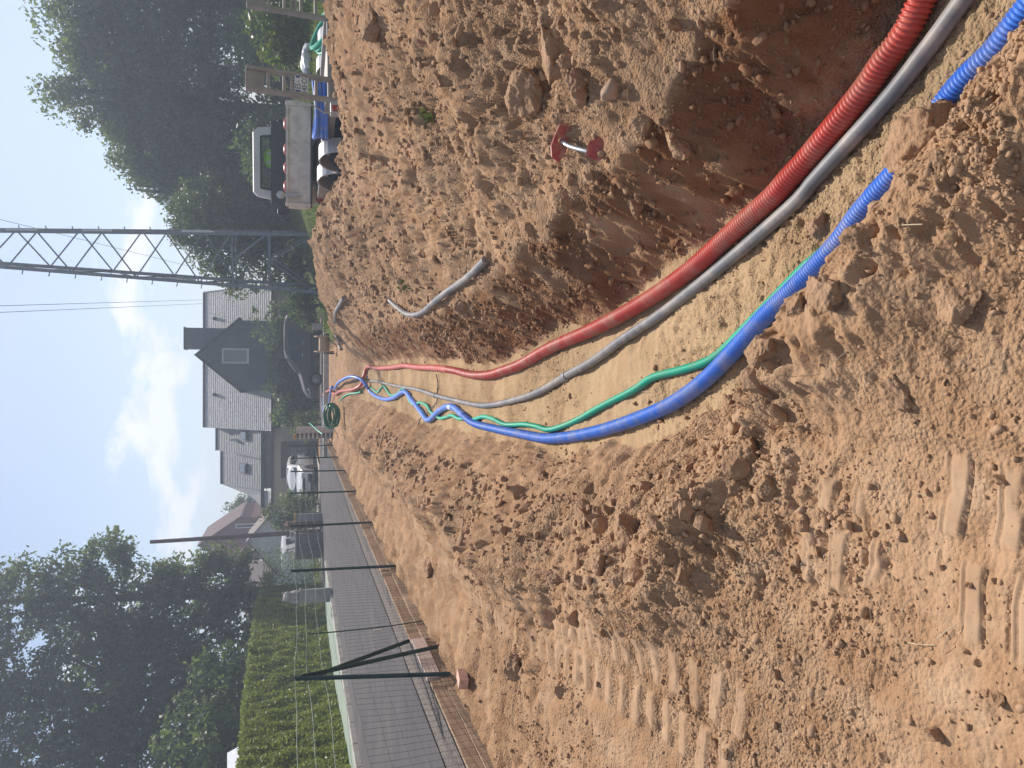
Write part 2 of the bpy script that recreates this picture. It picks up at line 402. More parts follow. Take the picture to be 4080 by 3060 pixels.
def soil_material():
    m = bpy.data.materials.new('soil'); m.use_nodes = True
    t = m.node_tree; b = t.nodes['Principled BSDF']; b.inputs['Roughness'].default_value = 0.95; b.inputs['Specular IOR Level'].default_value = 0.04
    L = t.links.new
    g = t.nodes.new('ShaderNodeNewGeometry'); at_ = t.nodes.new('ShaderNodeAttribute'); at_.attribute_name = 'zone'
    sp = t.nodes.new('ShaderNodeSeparateColor'); L(at_.outputs['Color'], sp.inputs[0])
    def noise(scale, det=4, rough=0.55):
        n = t.nodes.new('ShaderNodeTexNoise'); n.inputs['Scale'].default_value = scale; n.inputs['Detail'].default_value = det; n.inputs['Roughness'].default_value = rough
        L(g.outputs['Position'], n.inputs['Vector']); return n.outputs['Fac']
    def mr(v, a, b_, c=0, d=1):
        n = t.nodes.new('ShaderNodeMapRange'); n.inputs[1].default_value = a; n.inputs[2].default_value = b_; n.inputs[3].default_value = c; n.inputs[4].default_value = d
        L(v, n.inputs[0]); return n.outputs[0]
    def mixc(f, A, B, mode='MIX'):
        n = t.nodes.new('ShaderNodeMix'); n.data_type = 'RGBA'; n.blend_type = mode
        if isinstance(f, float): n.inputs['Factor'].default_value = f
        else: L(f, n.inputs['Factor'])
        for k, v in (('A', A), ('B', B)):
            if isinstance(v, tuple): n.inputs[k].default_value = (*v, 1)
            else: L(v, n.inputs[k])
        return n.outputs['Result']
    dry = mixc(mr(noise(1.3), .35, .65), (.405, .248, .143), (.325, .188, .103))
    dry = mixc(mr(noise(5.5), .40, .68), dry, (.455, .298, .184))
    dry = mixc(mr(noise(22, 3), .50, .72, 0, .45), dry, (.27, .165, .098))
    dry = mixc(mr(noise(.45, 3), .45, .65, 0, .4), dry, (.30, .172, .094))
    sand = mixc(mr(noise(2.2), .4, .65), (.455, .32, .187), (.40, .265, .15))
    base = mixc(mr(sp.outputs[0], 0, 1, 0, .85), dry, sand)
    moist = mixc(mr(noise(4), .38, .62), (.22, .095, .042), (.25, .14, .075))
    base = mixc(mr(sp.outputs[1], 0, 1, 0, .9), base, moist)
    base = mixc(mr(at_.outputs['Alpha'], .9, .2, 0, .25), base, (.42, .30, .205))
    grs = mixc(mr(noise(9), .4, .62), (.06, .095, .025), (.13, .14, .045))
    base = mixc(sp.outputs[2], base, grs)
    L(base, b.inputs['Base Color'])
    vor = t.nodes.new('ShaderNodeTexVoronoi'); vor.inputs['Scale'].default_value = 75; L(g.outputs['Position'], vor.inputs['Vector'])
    add = t.nodes.new('ShaderNodeMath'); add.operation = 'MULTIPLY_ADD'; L(vor.outputs['Distance'], add.inputs[0]); add.inputs[1].default_value = -0.5; add2 = t.nodes.new('ShaderNodeMath'); add2.operation = 'MULTIPLY_ADD'; L(noise(15, 5, .6), add2.inputs[0]); add2.inputs[1].default_value = 1.7; L(noise(48, 5, .62), add2.inputs[2]); L(add2.outputs[0], add.inputs[2])
    bp = t.nodes.new('ShaderNodeBump'); bp.inputs['Distance'].default_value = 0.022; mm = t.nodes.new('ShaderNodeMath'); mm.operation = 'MULTIPLY'; L(mr(at_.outputs['Alpha'], 0, 1, .12, 1.0), mm.inputs[0]); L(mr(noise(1.1), .40, .60, .30, 1.0), mm.inputs[1]); L(mm.outputs[0], bp.inputs['Strength'])
    L(add.outputs[0], bp.inputs['Height']); L(bp.outputs[0], b.inputs['Normal'])
    return m
M_SOIL = soil_material()
ground = fast('ground', np.stack([XX, YY, Zg], -1).reshape(-1, 3), quads, M_SOIL, smooth=True)
a_ = ground.data.attributes.new('zone', 'FLOAT_COLOR', 'POINT')
zcol = np.stack([z_floor, z_moist, z_grass, 1 - z_smooth], -1).reshape(-1, 4).astype(np.float32)
a_.data.foreach_set('color', zcol.ravel())
tag(ground, 'sandy brown earth of the site with trench, spoil heap and track marks', kind='structure')

# ---- street, pavement, kerbs
M_ASPH = mat('asphalt', (.072, .064, .068), .92, var=.12, vscale=3, bump=.004, bscale=120, dirt=(.13, .11, .10), dirtamt=.35, dscale=1.2)
M_PAV = mat('mossy_paving', (.25, .32, .26), .9, var=.1, vscale=5, bump=.003, bscale=60, dirt=(.36, .36, .32), dirtamt=.6, dscale=2.5)
M_CONC = mat('concrete', (.47, .43, .38), .9, var=.1, vscale=4, bump=.002, bscale=70, dirt=(.30, .25, .20), dirtamt=.5, dscale=3)
M_VERGE = mat('verge_gravel', (.17, .14, .12), .95, var=.3, vscale=30, bump=.02, bscale=50)
def sheet(name, rows, mt, kind='structure', label=None):
    """rows: list of (y, x0, x1, zoff) laid on the road level"""
    V = []; Fc = []
    for y, x0, x1, zo in rows:
        z = float(road_z(y)) + zo; V += [(x0, y, z), (x1, y, z)]
    for i in range(len(rows) - 1): Fc.append((2 * i, 2 * i + 1, 2 * i + 3, 2 * i + 2))
    o = raw(name, V, Fc, mt); tag(o, label, kind=kind); return o
yr = [-40, -10, 0, 5, 10, 15, 20, 25, 30, 33.5, 36, 39, 42]
sheet('verge', [(y, float(fence_x(max(y, -5))) - 0.9, float(fence_x(max(y, -5))) - 0.035, -0.012) for y in yr[:11]], M_VERGE, label='dark gravel verge between fence boards and asphalt')
sheet('road', [(y, -7.55, float(fence_x(max(y, -5))) - 0.42, 0.0) for y in yr[:10]] + [(33.6, -40, 4, 0), (36, -60, 4, 0.0), (42.2, -60, 4, 0.0)], M_ASPH, label='grey asphalt street beyond the fence')
pv = MB()
hedge_line = [(-40, -7.9), (10, -7.8), (14, -7.95), (20, -8.75), (25, -9.4), (33, -9.7), (39, -9.8)]
HX = lambda y: float(np.interp(y, [a for a, b in hedge_line], [b for a, b in hedge_line]))
yp = [-40, -10, 0, 8, 12, 16, 20, 24, 28, 31, 33.4]
for a, b in zip(yp, yp[1:]):
    za, zb = float(road_z(a)), float(road_z(b))
    pv.add([(-7.5, a, za - .1), (-7.5, b, zb - .1), (-7.5, b, zb + .07), (-7.5, a, za + .07), (HX(a) - .4, a, za + .07), (HX(b) - .4, b, zb + .07)], [(0, 1, 2, 3), (3, 2, 5, 4)])
tag(pv.build('pavement', M_PAV), 'pale green mossy pavement along the clipped hedge', kind='structure')
kb = thing('kerb', None, None); del kb
kb = bpy.data.objects.new('kerb', None); COL.objects.link(kb); tag(kb, 'pale kerb stones along the pavement edge', kind='structure')
yk = 9.0
while yk < 33:
    MB().box((-7.42, yk + .49, float(road_z(yk + .5)) + .03), (.13, .97, .16)).build('kerb_stone', M_CONC, kb, bevel=.012); yk += 1.0
# far kerb strip at the end of the site and driveway apron
fk = bpy.data.objects.new('kerb_strip', None); COL.objects.link(fk); tag(fk, 'long pale concrete kerb closing off the dug site', kind='structure')
xk = -3.1
while xk < 2.6:
    MB().box((xk + .5, 33.5 + .0 * xk, .10), (.985, .38, .26)).build('kerb_stone', M_CONC, fk, bevel=.015); xk += 1.0
sheet('driveway', [(42.2, -9.6, -4.3, .03), (44, -9.6, -4.3, .035), (52, -9.6, -3.6, .04)], mat('driveway_concrete', (.42, .36, .32), .9, var=.1, bump=.003), label='pinkish concrete driveway in front of the garage')
# ------------------------------------------------------------------ pipes in the trench
SAND = (.47, .32, .20)
M_RED = mat('red_pipe', (.52, .060, .042), .42, var=.08, vscale=9, dirt=(.45, .27, .19), dirtamt=.6, dscale=6)
M_BLUE = mat('blue_pipe', (.05, .185, .68), .42, var=.06, vscale=9, dirt=(.34, .33, .38), dirtamt=.5, dscale=8)
M_GREEN = mat('green_pipe', (.015, .43, .26), .42, var=.06, vscale=9, dirt=(.30, .36, .25), dirtamt=.3, dscale=9)
M_DGREEN = mat('dark_green_pipe', (.006, .16, .075), .4, var=.1, vscale=9, dirt=(.2, .25, .15), dirtamt=.2)
M_GREY = mat('grey_pipe', (.15, .15, .16), .52, var=.08, vscale=9, dirt=(.40, .33, .27), dirtamt=.62, dscale=5)
M_BLACK = mat('black_plastic', (.02, .02, .022), .5, var=.1)
def tube_np(path, radii, seg):
    P = np.array([tuple(p) for p in path]); n = len(P)
    T = np.gradient(P, axis=0); T /= np.maximum(np.linalg.norm(T, axis=1, keepdims=True), 1e-9)
    N = np.zeros_like(P); v = np.cross(T[0], (0, 0, 1.0))
    if np.linalg.norm(v) < 1e-3: v = np.cross(T[0], (1.0, 0, 0))
    v /= np.linalg.norm(v)
    for i in range(n):
        v = v - T[i] * v.dot(T[i]); v /= np.linalg.norm(v); N[i] = v
    B = np.cross(T, N); a = np.arange(seg) * 2 * np.pi / seg
    V = P[:, None] + (N[:, None] * np.cos(a)[None, :, None] + B[:, None] * np.sin(a)[None, :, None]) * np.asarray(radii)[:, None, None]
    id_ = np.arange(n * seg).reshape(n, seg); nx = np.roll(id_, -1, 1)
    Q = np.stack([id_[:-1], nx[:-1], nx[1:], id_[1:]], -1).reshape(-1, 4)
    return V.reshape(-1, 3), Q
def corrugated(name, path, r, pitch, seg, mt, parent, upto, depth=.15):
    """ribbed as far as the ribs can be told apart, plain hose beyond"""
    P = resample(path, pitch / 4); A = np.array([tuple(p) for p in P])
    far = np.argmax(A[:, 1] > upto) if (A[:, 1] > upto).any() else len(P)
    rad = [r * (1, 1, 1 - depth, 1 - depth)[i % 4] for i in range(far)]
    V, Q = tube_np(P[:far], rad, seg)
    rest = P[far - 1::8] if far < len(P) else []
    if len(rest) > 2:
        V2, Q2 = tube_np(rest, [r * .985] * len(rest), seg)
        Q = np.concatenate([Q, Q2 + len(V)]); V = np.concatenate([V, V2])
    return fast(name, V, Q, mt, parent, smooth=True)
def ring(c, d, r, wdt, mt, parent, name, seg=16):
    d = Vector(d).normalized(); c = Vector(c)
    mb = MB(); mb.tube([c - d * wdt / 2, c - d * wdt * .35, c + d * wdt * .35, c + d * wdt / 2], r, seg, True, [r * .93, r, r, r * .93])
    return mb.build(name, mt, parent, smooth=True)

RED_PX = [(3673,0),(3610,127),(3522,244),(3449,351),(3371,449),(3288,547),(3210,639),(3137,717),(3080,781),(3000,852),(2916,927),(2772,1057),(2627,1163),(2482,1250),(2338,1322),(2193,1385),(2072,1452),(2000,1478),(1955,1492),(1900,1495),(1860,1490),(1808,1476),(1735,1466),(1660,1463),(1610,1457),(1560,1464),(1500,1467)]
GREY_PX = [(3837,0),(3749,122),(3656,244),(3561,366),(3454,488),(3342,610),(3232,732),(3176,800),(3000,955),(2892,1047),(2772,1144),(2627,1255),(2482,1351),(2362,1438),(2260,1495),(2149,1560),(2049,1594),(1950,1614),(1888,1611),(1797,1591),(1734,1575),(1662,1552),(1571,1536),(1503,1520),(1472,1518)]
GREEN_PX = [(3244,1034),(3195,1076),(3000,1275),(2892,1385),(2820,1438),(2723,1471),(2603,1503),(2522,1555),(2397,1619),(2298,1674),(2223,1704),(2178,1711),(2139,1699),(2089,1691),(2014,1691),(1965,1669),(1925,1660),(1883,1672),(1850,1668),(1828,1668),(1800,1655),(1775,1663),(1752,1666),(1732,1652),(1715,1640),(1700,1615),(1672,1604),(1650,1612),(1632,1598),(1624,1578),(1606,1548),(1584,1568),(1566,1575),(1552,1570),(1531,1540),(1520,1543),(1504,1563),(1484,1550),(1467,1536),(1453,1545)]
BLUE_PX = [(4049,98),(3966,205),(3854,312),(3766,415),(3670,550),(3586,673),(3488,781),(3415,868),(3342,968),(3244,1072),(3146,1169),(3049,1261),(3000,1315),(2892,1433),(2825,1500),(2745,1565),(2646,1624),(2522,1674),(2397,1714),(2273,1739),(2174,1746),(2074,1729),(1975,1709),(1888,1686),(1843,1652),(1811,1625),(1784,1620),(1752,1636),(1707,1674),(1680,1643),(1644,1597),(1612,1561),(1571,1584),(1535,1591),(1499,1579),(1476,1561)]
def drape(pxs, r, lift=0.0):
    o = []
    for q in pxs:
        p = hit(q[0], q[1], r + (q[2] if len(q) > 2 else lift)); o.append(p)
    return o
def lead_in(P, n=3, step=.35):
    """carry a pipe on past the picture's edge in its own direction"""
    d = (P[0] - P[1]).normalized(); return [P[0] + d * step * i for i in range(n, 0, -1)] + P

red = thing('corrugated_pipe', 'thick red corrugated conduit lying along the right trench wall', 'pipe', (0, 0, 0), group='conduits laid in the trench')
rp = lead_in([on(x, y, FLOOR + .055) for x, y in RED_PX])
rp += drape([(1465, 1462), (1450, 1500, .02), (1438, 1534, .05), (1405, 1552, .03), (1358, 1559), (1333, 1570, .03), (1311, 1556, .08), (1282, 1577, .03)], .045)
corrugated('hose', spline(rp, .03), .050, .0185, 18, M_RED, red, 10.5)
grey = thing('conduit_pipe', 'smooth grey conduit between the red and green pipes', 'pipe', (0, 0, 0), group='conduits laid in the trench')
gp = spline(lead_in([on(x, y, FLOOR + .036) for x, y in GREY_PX]), .06)
V, Q = tube_np(gp, [.032] * len(gp), 16); fast('hose', V, Q, M_GREY, grey, smooth=True)
for q, q2 in (((2252, 1501), (2149, 1560)), ((1734, 1575), (1662, 1552)), ((1563, 1534), (1503, 1520))):
    c = on(*q, FLOOR + .036); ring(c, on(*q2, FLOOR + .036) - c, .041, .10, M_GREY, grey, 'coupling')
blue = thing('corrugated_pipe', 'thick blue corrugated conduit half buried along the left trench side', 'pipe', (0, 0, 0), group='conduits laid in the trench')
bp_ = []
for i, (x, y) in enumerate(BLUE_PX):
    zz = FLOOR + .048 + (-.035 if i < 4 else 0)
    bp_.append(on(x, y, zz))
bp_ = lead_in(bp_)
bp_ += drape([(1458, 1534, .05), (1440, 1512, .14), (1413, 1502, .22), (1387, 1503, .2), (1351, 1523, .12), (1333, 1548, .06), (1322, 1541, .16), (1318, 1560, .12), (1311, 1606, .05), (1300, 1640, .04), (1289, 1640, .06), (1287, 1610, .05), (1293, 1545, .04), (1298, 1522, .04)], .042)
bpath = spline(bp_, .03)
corrugated('hose', bpath, .045, .0150, 18, M_BLUE, blue, 9.5)
c = on(1797, 1622, FLOOR + .05); ring(c, on(1784, 1620, FLOOR + .05) - on(1811, 1625, FLOOR + .05), .047, .16, mat('white_tape', (.75, .75, .76), .3, var=.15, vscale=30), blue, 'tape_band')
green = thing('corrugated_pipe', 'thin bright green corrugated conduit winding beside the blue pipe', 'pipe', (0, 0, 0), group='conduits laid in the trench')
gr = []
GREEN_LEAD = [on(3440, 838, FLOOR - .06), on(3340, 945, FLOOR - .02)]
for i, (x, y) in enumerate(GREEN_PX):
    near_blue = i in (17, 18, 22, 23, 26, 27, 28)
    gr.append(on(x, y, FLOOR + .028 + (.0 if near_blue else .004)))
gr += drape([(1440, 1560), (1420, 1566), (1390, 1570), (1368, 1582), (1355, 1597)], .024)
corrugated('hose', spline(GREEN_LEAD + gr, .02), .0245, .0115, 12, M_GREEN, green, 8.0)
tie = thing('cable', 'thin black cable lying across the trench under the pipes', 'cable')
MB().tube(spline([on(1738, 1492, -.53), on(1745, 1530, -.53), on(1742, 1560, -.54), on(1740, 1600, -.53), on(1722, 1622, -.53), on(1700, 1650, -.53), on(1675, 1668, -.5), on(1668, 1690, -.45)], .05), .008, 6).build('cable', M_BLACK, tie, smooth=True)

# coil of dark green hose at the far end
cpos = hit(1368, 1655)
coil = thing('hose_coil', 'coil of dark green hose standing at the far end of the trench', 'hose', cpos)
cm_ = MB(); tilt = Matrix.Rotation(R(-38), 3, 'X')
pts = []
for i in range(8 * 22 + 1):
    a = 2 * math.pi * i / 22; k = i / 22
    rr = .27 + .05 * math.sin(k * 2.3); off = (k - 4) * .050 + .03 * math.sin(k * 5)
    pts.append(Vector((rr * 1.18 * math.cos(a), 0, rr * .60 * math.sin(a))) + Vector((0.02 * math.sin(k * 3), off, 0)))
pts = [tilt @ p + Vector((0, 0, .34)) for p in pts]
cm_.tube(pts, .026, 8).build('hose', M_DGREEN, coil, smooth=True)
MB().tube(spline([(-.30, -.15, .16), (-.37, -.1, .35), (-.36, .1, .5), (-.30, .2, .6)], .04), .013, 6).build('strap', M_GREEN, coil, smooth=True)
# green tie reaching to the fence
gt = thing('garden_hose', 'thin light green hose end hooked over the far fence boards', 'hose')
MB().tube(spline([at(1232, 1686, 29.5), at(1240, 1692, 29), at(1262, 1712, 27.5), at(1284, 1729, 26.8)], .1), .022, 8).build('hose', M_GREEN, gt, smooth=True)

# ------------------------------------------------------------------ loose clods
from mathutils import noise as mnoise
def clod_mesh(name, sub, seed, ang=0.5, rough=.16):
    bm = bmesh.new(); bmesh.ops.create_icosphere(bm, subdivisions=sub, radius=1.0)
    r_ = random.Random(seed)
    planes = [(Vector((r_.gauss(0, 1), r_.gauss(0, 1), r_.gauss(0, 1))).normalized(), r_.uniform(.48, .80)) for _ in range(11)]
    o = Vector((seed * 3.7, seed * 1.3, seed * 2.1))
    sc_ = Vector((r_.uniform(.8, 1.2), r_.uniform(.75, 1.05), r_.uniform(.6, .85)))
    for v in bm.verts:
        p = v.co.copy()
        for n_, d_ in planes:
            e = p.dot(n_) - d_
            if e > 0: p -= n_ * e * min(1.0, ang * 1.75)
        f = 1 + rough * mnoise.fractal(p * 1.6 + o, 1.0, 2.0, 3) + rough * .5 * mnoise.noise(p * 6 + o) + ((rough * .34 * mnoise.noise(p * 13 + o) + rough * .20 * mnoise.noise(p * 28 + o)) if sub > 3 else 0)
        v.co = Vector((p.x * sc_.x, p.y * sc_.y, p.z * sc_.z)) * f
    me = bpy.data.meshes.new(name); bm.to_mesh(me); bm.free()
    me.polygons.foreach_set('use_smooth', [sub > 2] * len(me.polygons))
    me.materials.append(M_CLOD)
    return me
M_CLOD = mat('clod_soil', (.41, .26, .16), .96, var=.14, vscale=9, bump=.014, bscale=50, spec=.12, col2=(.30, .178, .10))
M_CRUMB = mat('crumb_soil', (.44, .285, .175), .96, var=.12, vscale=12, spec=.12, col2=(.355, .215, .125))
M_STONE = mat('pink_stone', (.40, .27, .19), .8, var=.1, vscale=12, bump=.004, bscale=50, spec=.2)
big = [clod_mesh('soil_clod', 5, 100 + i, .55, .20) for i in range(7)]
stone_mesh = clod_mesh('stone', 3, 155, .42, .10)
small = [clod_mesh('soil_clod', 2, 200 + i, .58, .34) for i in range(9)]
NCL = 0
def clod(px_, py_, size, label, k, name='soil_clod', sink=.28, mt=None, group=None, meshes=big):
    p = hit(px_, py_); o = bpy.data.objects.new(name, meshes[k % len(meshes)])
    COL.objects.link(o); s_ = size / 2
    o.location = p + Vector((0, s_ * .5, s_ * .62 - size * sink)); o.scale = (s_,) * 3
    r_ = random.Random(k * 31 + int(px_)); o.rotation_euler = (r_.uniform(-.5, .5), r_.uniform(-.5, .5), r_.uniform(0, 6.3))
    if mt: o.data = o.data.copy(); o.data.materials[0] = mt
    return tag(o, label, 'clod' if name == 'soil_clod' else 'stone', group)
BIG = [(3690, 560, .29, 'largest clod in the foreground, sitting on the buried stretch of blue pipe'),
       (3290, 890, .17, 'tall flat-faced clod standing between grey pipe and blue pipe'),
       (3480, 940, .12, 'rounded clod pressed against the blue pipe below the tall flat-faced clod'),
       (3330, 1150, .17, 'brown clod beside the blue pipe where the green pipe disappears'),
       (3200, 1215, .10, 'small split clod next to the blue pipe near the green pipe end'),
       (3060, 1390, .13, 'crumbly clod at the left side of the blue pipe'),
       (3860, 1205, .115, 'lone dark cube-shaped clod on open soil in the foreground'),
       (3000, 1810, .13, 'pitted clod at the trench lip in the middle foreground'),
       (2950, 1930, .11, 'broken clod below the pitted clod at the trench lip'),
       (3080, 1950, .09, 'roundish clod next to the pale track ribs'),
       (2920, 1600, .13, 'dark-sided clod half way up the left trench slope'),
       (3610, 1560, .13, 'rough clod lying left of the cube-shaped clod'),
       (2520, 2140, .22, 'largest clod on the left trench lip'),
       (2340, 2080, .17, 'long clod on the trench lip just behind the largest lip clod'),
       (2330, 2200, .13, 'clod in the heap on the left lip, nearest the tyre ruts'),
       (2480, 2310, .16, 'clod on the outer side of the left lip heap'),
       (2400, 2260, .12, 'clod wedged in the middle of the left lip heap'),
       (2750, 2290, .17, 'single dark clod between lip heap and track ribs'),
       (2210, 2300, .12, 'clod at the far end of the left lip heap'),
       (2170, 1900, .12, 'clod on the left slope above the bend of the blue pipe'),
       (1720, 2265, .26, 'round clod on the strip between fence boards and ruts'),
       (2060, 2660, .22, 'dusty clod near the pink brick by the fence'),
       (1860, 1225, .36, 'square block of earth beside the grey conduit on the heap'),
       (2120, 330, .34, 'broad lump of dark earth high on the near heap'),
       (2250, 200, .40, 'largest lump of dark earth on the near heap at the picture edge'),
       (2330, 330, .24, 'flat-sided lump of earth above the pinkish stone'),
       (2720, 560, .16, 'overhanging clod at the top of the shaded trench wall'),
       (2540, 800, .15, 'clod on the heap edge above the bend of the red pipe'),
       (2260, 780, .18, 'clod on the heap slope behind the red stake'),
       (2120, 900, .16, 'clod low on the heap slope towards the grey conduit'),
       (2570, 470, .13, 'small block of ochre earth beside the pinkish stone'),
       (1500, 60, .45, 'big hollowed clod on the heap crest at the picture edge')]
for k, (a, b, s_, lb) in enumerate(BIG):
    o = clod(a, b, s_, lb, k)
    if k == 0: o.location = on(3685, 548, -.42)
clod(2455, 350, .135, 'smooth pinkish stone lying on the near heap slope', 3, 'stone', .2, M_STONE, meshes=[stone_mesh])
# medium clods: individuals, told apart only by where they lie
def strew(n, region, smin, smax, label, group, seed):
    r_ = random.Random(seed); c_ = 0
    while c_ < n:
        x, y = region(r_)
        s_ = smin * (smax / smin) ** (r_.random() ** 1.8)
        z = float(terrain(np.array([x]), np.array([y]))[0])
        o = bpy.data.objects.new('soil_clod', small[r_.randrange(len(small))]); COL.objects.link(o)
        o.location = (x, y, z + s_ * .05); o.scale = (s_ / 2,) * 3; o.rotation_euler = (r_.uniform(0, 6), r_.uniform(0, 6), r_.uniform(0, 6))
        tag(o, label, 'clod', group); c_ += 1
def reg_heap(r_):
    y = 2.6 + 13 * r_.random() ** 1.6; xr = float(np.interp(y, XR_T[:, 0], XR_T[:, 1])); xc = float(np.interp(y, CR_T[:, 0], CR_T[:, 1]))
    return xr + .35 + (xc - xr - .35) * r_.random() ** .9, y
def reg_lip(r_):
    y = 2.2 + 4.6 * r_.random() ** 1.2; xl = float(np.interp(y, XL_T[:, 0], XL_T[:, 1])); return xl - .25 - abs(r_.gauss(.35, .3)), y
def reg_flat(r_):
    y = 1.4 + 8 * r_.random() ** 1.7; return -(.1 + r_.random() * min(2.2, .62 * y)), y
def reg_floor(r_):
    y = 1.9 + 14 * r_.random() ** 1.3; xl = float(np.interp(y, XL_T[:, 0], XL_T[:, 1])); xr = float(np.interp(y, XR_T[:, 0], XR_T[:, 1])); return (xr - .04 - .08 * r_.random() if r_.random() < .7 else xl + .02 + .1 * r_.random()), y
strew(110, reg_heap, .05, .17, 'small clod of dry earth on the spoil heap slope', 'clods on the spoil heap', 1)
strew(105, reg_lip, .045, .16, 'small clod of dry earth on the left trench lip', 'clods on the left trench lip', 2)
strew(50, reg_flat, .025, .065, 'small clod of dry earth on the trampled ground left of the trench', 'clods on the trampled ground', 3)
strew(30, reg_floor, .025, .06, 'small clod of earth at the foot of a trench wall', 'clods on the trench floor', 4)

# crumbs: far too many to count
def crumbs(n, seed):
    g_ = np.random.default_rng(seed)
    bm = bmesh.new(); bmesh.ops.create_icosphere(bm, subdivisions=1, radius=1.0)
    base = np.array([tuple(v.co) for v in bm.verts]); tri = np.array([[v.index for v in f.verts] for f in bm.faces]); bm.free()
    Y = 1.25 + 5.8 * g_.random(n * 2) ** 1.7; X = (g_.random(n * 2) - .5) * 2 * (.25 + .60 * Y)
    ok = X > fence_x(Y) + .1
    dens = sst(-.30, .5, fbm(X * .9, Y * .9, 71, 3)) * .9 + .10
    hx = X - np.interp(Y, XR_T[:, 0], XR_T[:, 1])
    dens = np.where((hx < 0) & (X > np.interp(Y, XL_T[:, 0], XL_T[:, 1])), dens * .18, dens)
    ok &= g_.random(n * 2) < dens
    X = X[ok][:n]; Y = Y[ok][:n]; k = len(X)
    s_ = (.0030 + .0008 * Y) * np.exp(g_.normal(0, .5, k)); s_ = np.clip(s_, .0025, .024)
    Zc, _f, _m, _g, sm_ = terrain(X, Y, True); s_ = np.where((sm_ > .2) | (_m > .25), s_ * .25, s_); Zc = Zc + s_ * .12
    q = g_.normal(size=(k, 4)); q /= np.linalg.norm(q, axis=1, keepdims=True)
    a, b, c_, d = q.T
    Rm = np.stack([np.stack([1 - 2 * (c_ * c_ + d * d), 2 * (b * c_ - a * d), 2 * (b * d + a * c_)], -1),
                   np.stack([2 * (b * c_ + a * d), 1 - 2 * (b * b + d * d), 2 * (c_ * d - a * b)], -1),
                   np.stack([2 * (b * d - a * c_), 2 * (c_ * d + a * b), 1 - 2 * (b * b + c_ * c_)], -1)], 1)
    sh = base[None] * (1 + .28 * g_.normal(size=(k, len(base), 1))) * np.array([1, .8, .62])
    V = np.einsum('kij,knj->kni', Rm, sh) * s_[:, None, None] + np.stack([X, Y, Zc], -1)[:, None]
    Q = tri[None] + (np.arange(k) * len(base))[:, None, None]
    o = fast('soil_crumbs', V.reshape(-1, 3), Q.reshape(-1, 3), M_CRUMB)
    return tag(o, 'loose crumbs of dry soil scattered over the dug ground', 'soil', kind='stuff')
crumbs(25000, 5)
# damp crumbs and lumps sticking out of the cut trench wall
def wall_crumbs(n, seed):
    g_ = np.random.default_rng(seed); base = np.array([tuple(v.co) for v in small[0].vertices]); tri = np.array([list(p.vertices) for p in small[0].polygons])
    Y = 1.8 + 9 * g_.random(n * 5) ** 1.6; X = np.interp(Y, XR_T[:, 0], XR_T[:, 1]) + .55 * g_.random(n * 5)
    Z_, _f, mo, _g, _s = terrain(X, Y, True); ok = mo > .25; X, Y, Z_ = X[ok][:n], Y[ok][:n], Z_[ok][:n]; k = len(X)
    s_ = (.007 + .0012 * Y) * np.exp(g_.normal(0, .6, k)); s_ = np.clip(s_, .004, .045); a = g_.random(k) * 6.28; c, d = np.cos(a), np.sin(a)
    sh = base[None] * (1 + .15 * g_.normal(size=(k, len(base), 1))) * np.array([1, 1, .8])
    V = np.stack([sh[..., 0] * c[:, None] - sh[..., 1] * d[:, None], sh[..., 0] * d[:, None] + sh[..., 1] * c[:, None], sh[..., 2]], -1) * s_[:, None, None] + np.stack([X, Y, Z_], -1)[:, None]
    Q = tri[None] + (np.arange(k) * len(base))[:, None, None]
    o = fast('damp_crumbs', V.reshape(-1, 3), Q.reshape(-1, 3), mat('damp_soil', (.235, .115, .058), .95, var=.2, vscale=8, spec=.08, col2=(.30, .18, .105)))
    return tag(o, 'damp reddish crumbs sticking to the cut trench wall', 'soil', kind='stuff')
wall_crumbs(2600, 6)
def heap_lumps(n, seed):
    g_ = np.random.default_rng(seed); Y = 2.3 + 14 * g_.random(n * 2) ** 1.5; xr = np.interp(Y, XR_T[:, 0], XR_T[:, 1]); xc = np.interp(Y, CR_T[:, 0], CR_T[:, 1])
    X = xr + .25 + (xc - xr) * g_.random(n * 2); lip = g_.random(n * 2) < .22; xl = np.interp(Y, XL_T[:, 0], XL_T[:, 1]); X = np.where(lip, xl - .3 - np.abs(g_.normal(.15, .28, n * 2)), X)
    ok = X > fence_x(Y) + .2; X, Y = X[ok][:n], Y[ok][:n]; k = len(X); Z_ = terrain(X, Y)
    s_ = np.clip((.009 + .0016 * Y) * np.exp(g_.normal(0, .5, k)), .007, .022 + .003 * Y); out_v = []; out_q = []; off = 0
    which = g_.integers(0, len(small), k)
    for w_ in range(len(small)):
        i = np.where(which == w_)[0]; base = np.array([tuple(v.co) for v in small[w_].vertices]); tri = np.array([list(p.vertices) for p in small[w_].polygons])
        a = g_.random(len(i)) * 6.28; b = g_.normal(0, .6, len(i)); c, d, e, f = np.cos(a)[:, None], np.sin(a)[:, None], np.cos(b)[:, None], np.sin(b)[:, None]
        y1 = base[None, :, 1] * e - base[None, :, 2] * f; z1 = base[None, :, 1] * f + base[None, :, 2] * e; x1 = base[None, :, 0] + 0 * y1
        V = np.stack([x1 * c - y1 * d, x1 * d + y1 * c, z1], -1) * s_[i][:, None, None] + np.stack([X[i], Y[i], Z_[i] + s_[i] * .15], -1)[:, None]
        out_v.append(V.reshape(-1, 3)); out_q.append((tri[None] + (np.arange(len(i)) * len(base))[:, None, None]).reshape(-1, 3) + off); off += len(i) * len(base)
    o = fast('soil_lumps', np.concatenate(out_v), np.concatenate(out_q), M_CRUMB)
    return tag(o, 'small lumps of dry earth covering the spoil heap', 'soil', kind='stuff')
heap_lumps(4600, 9)
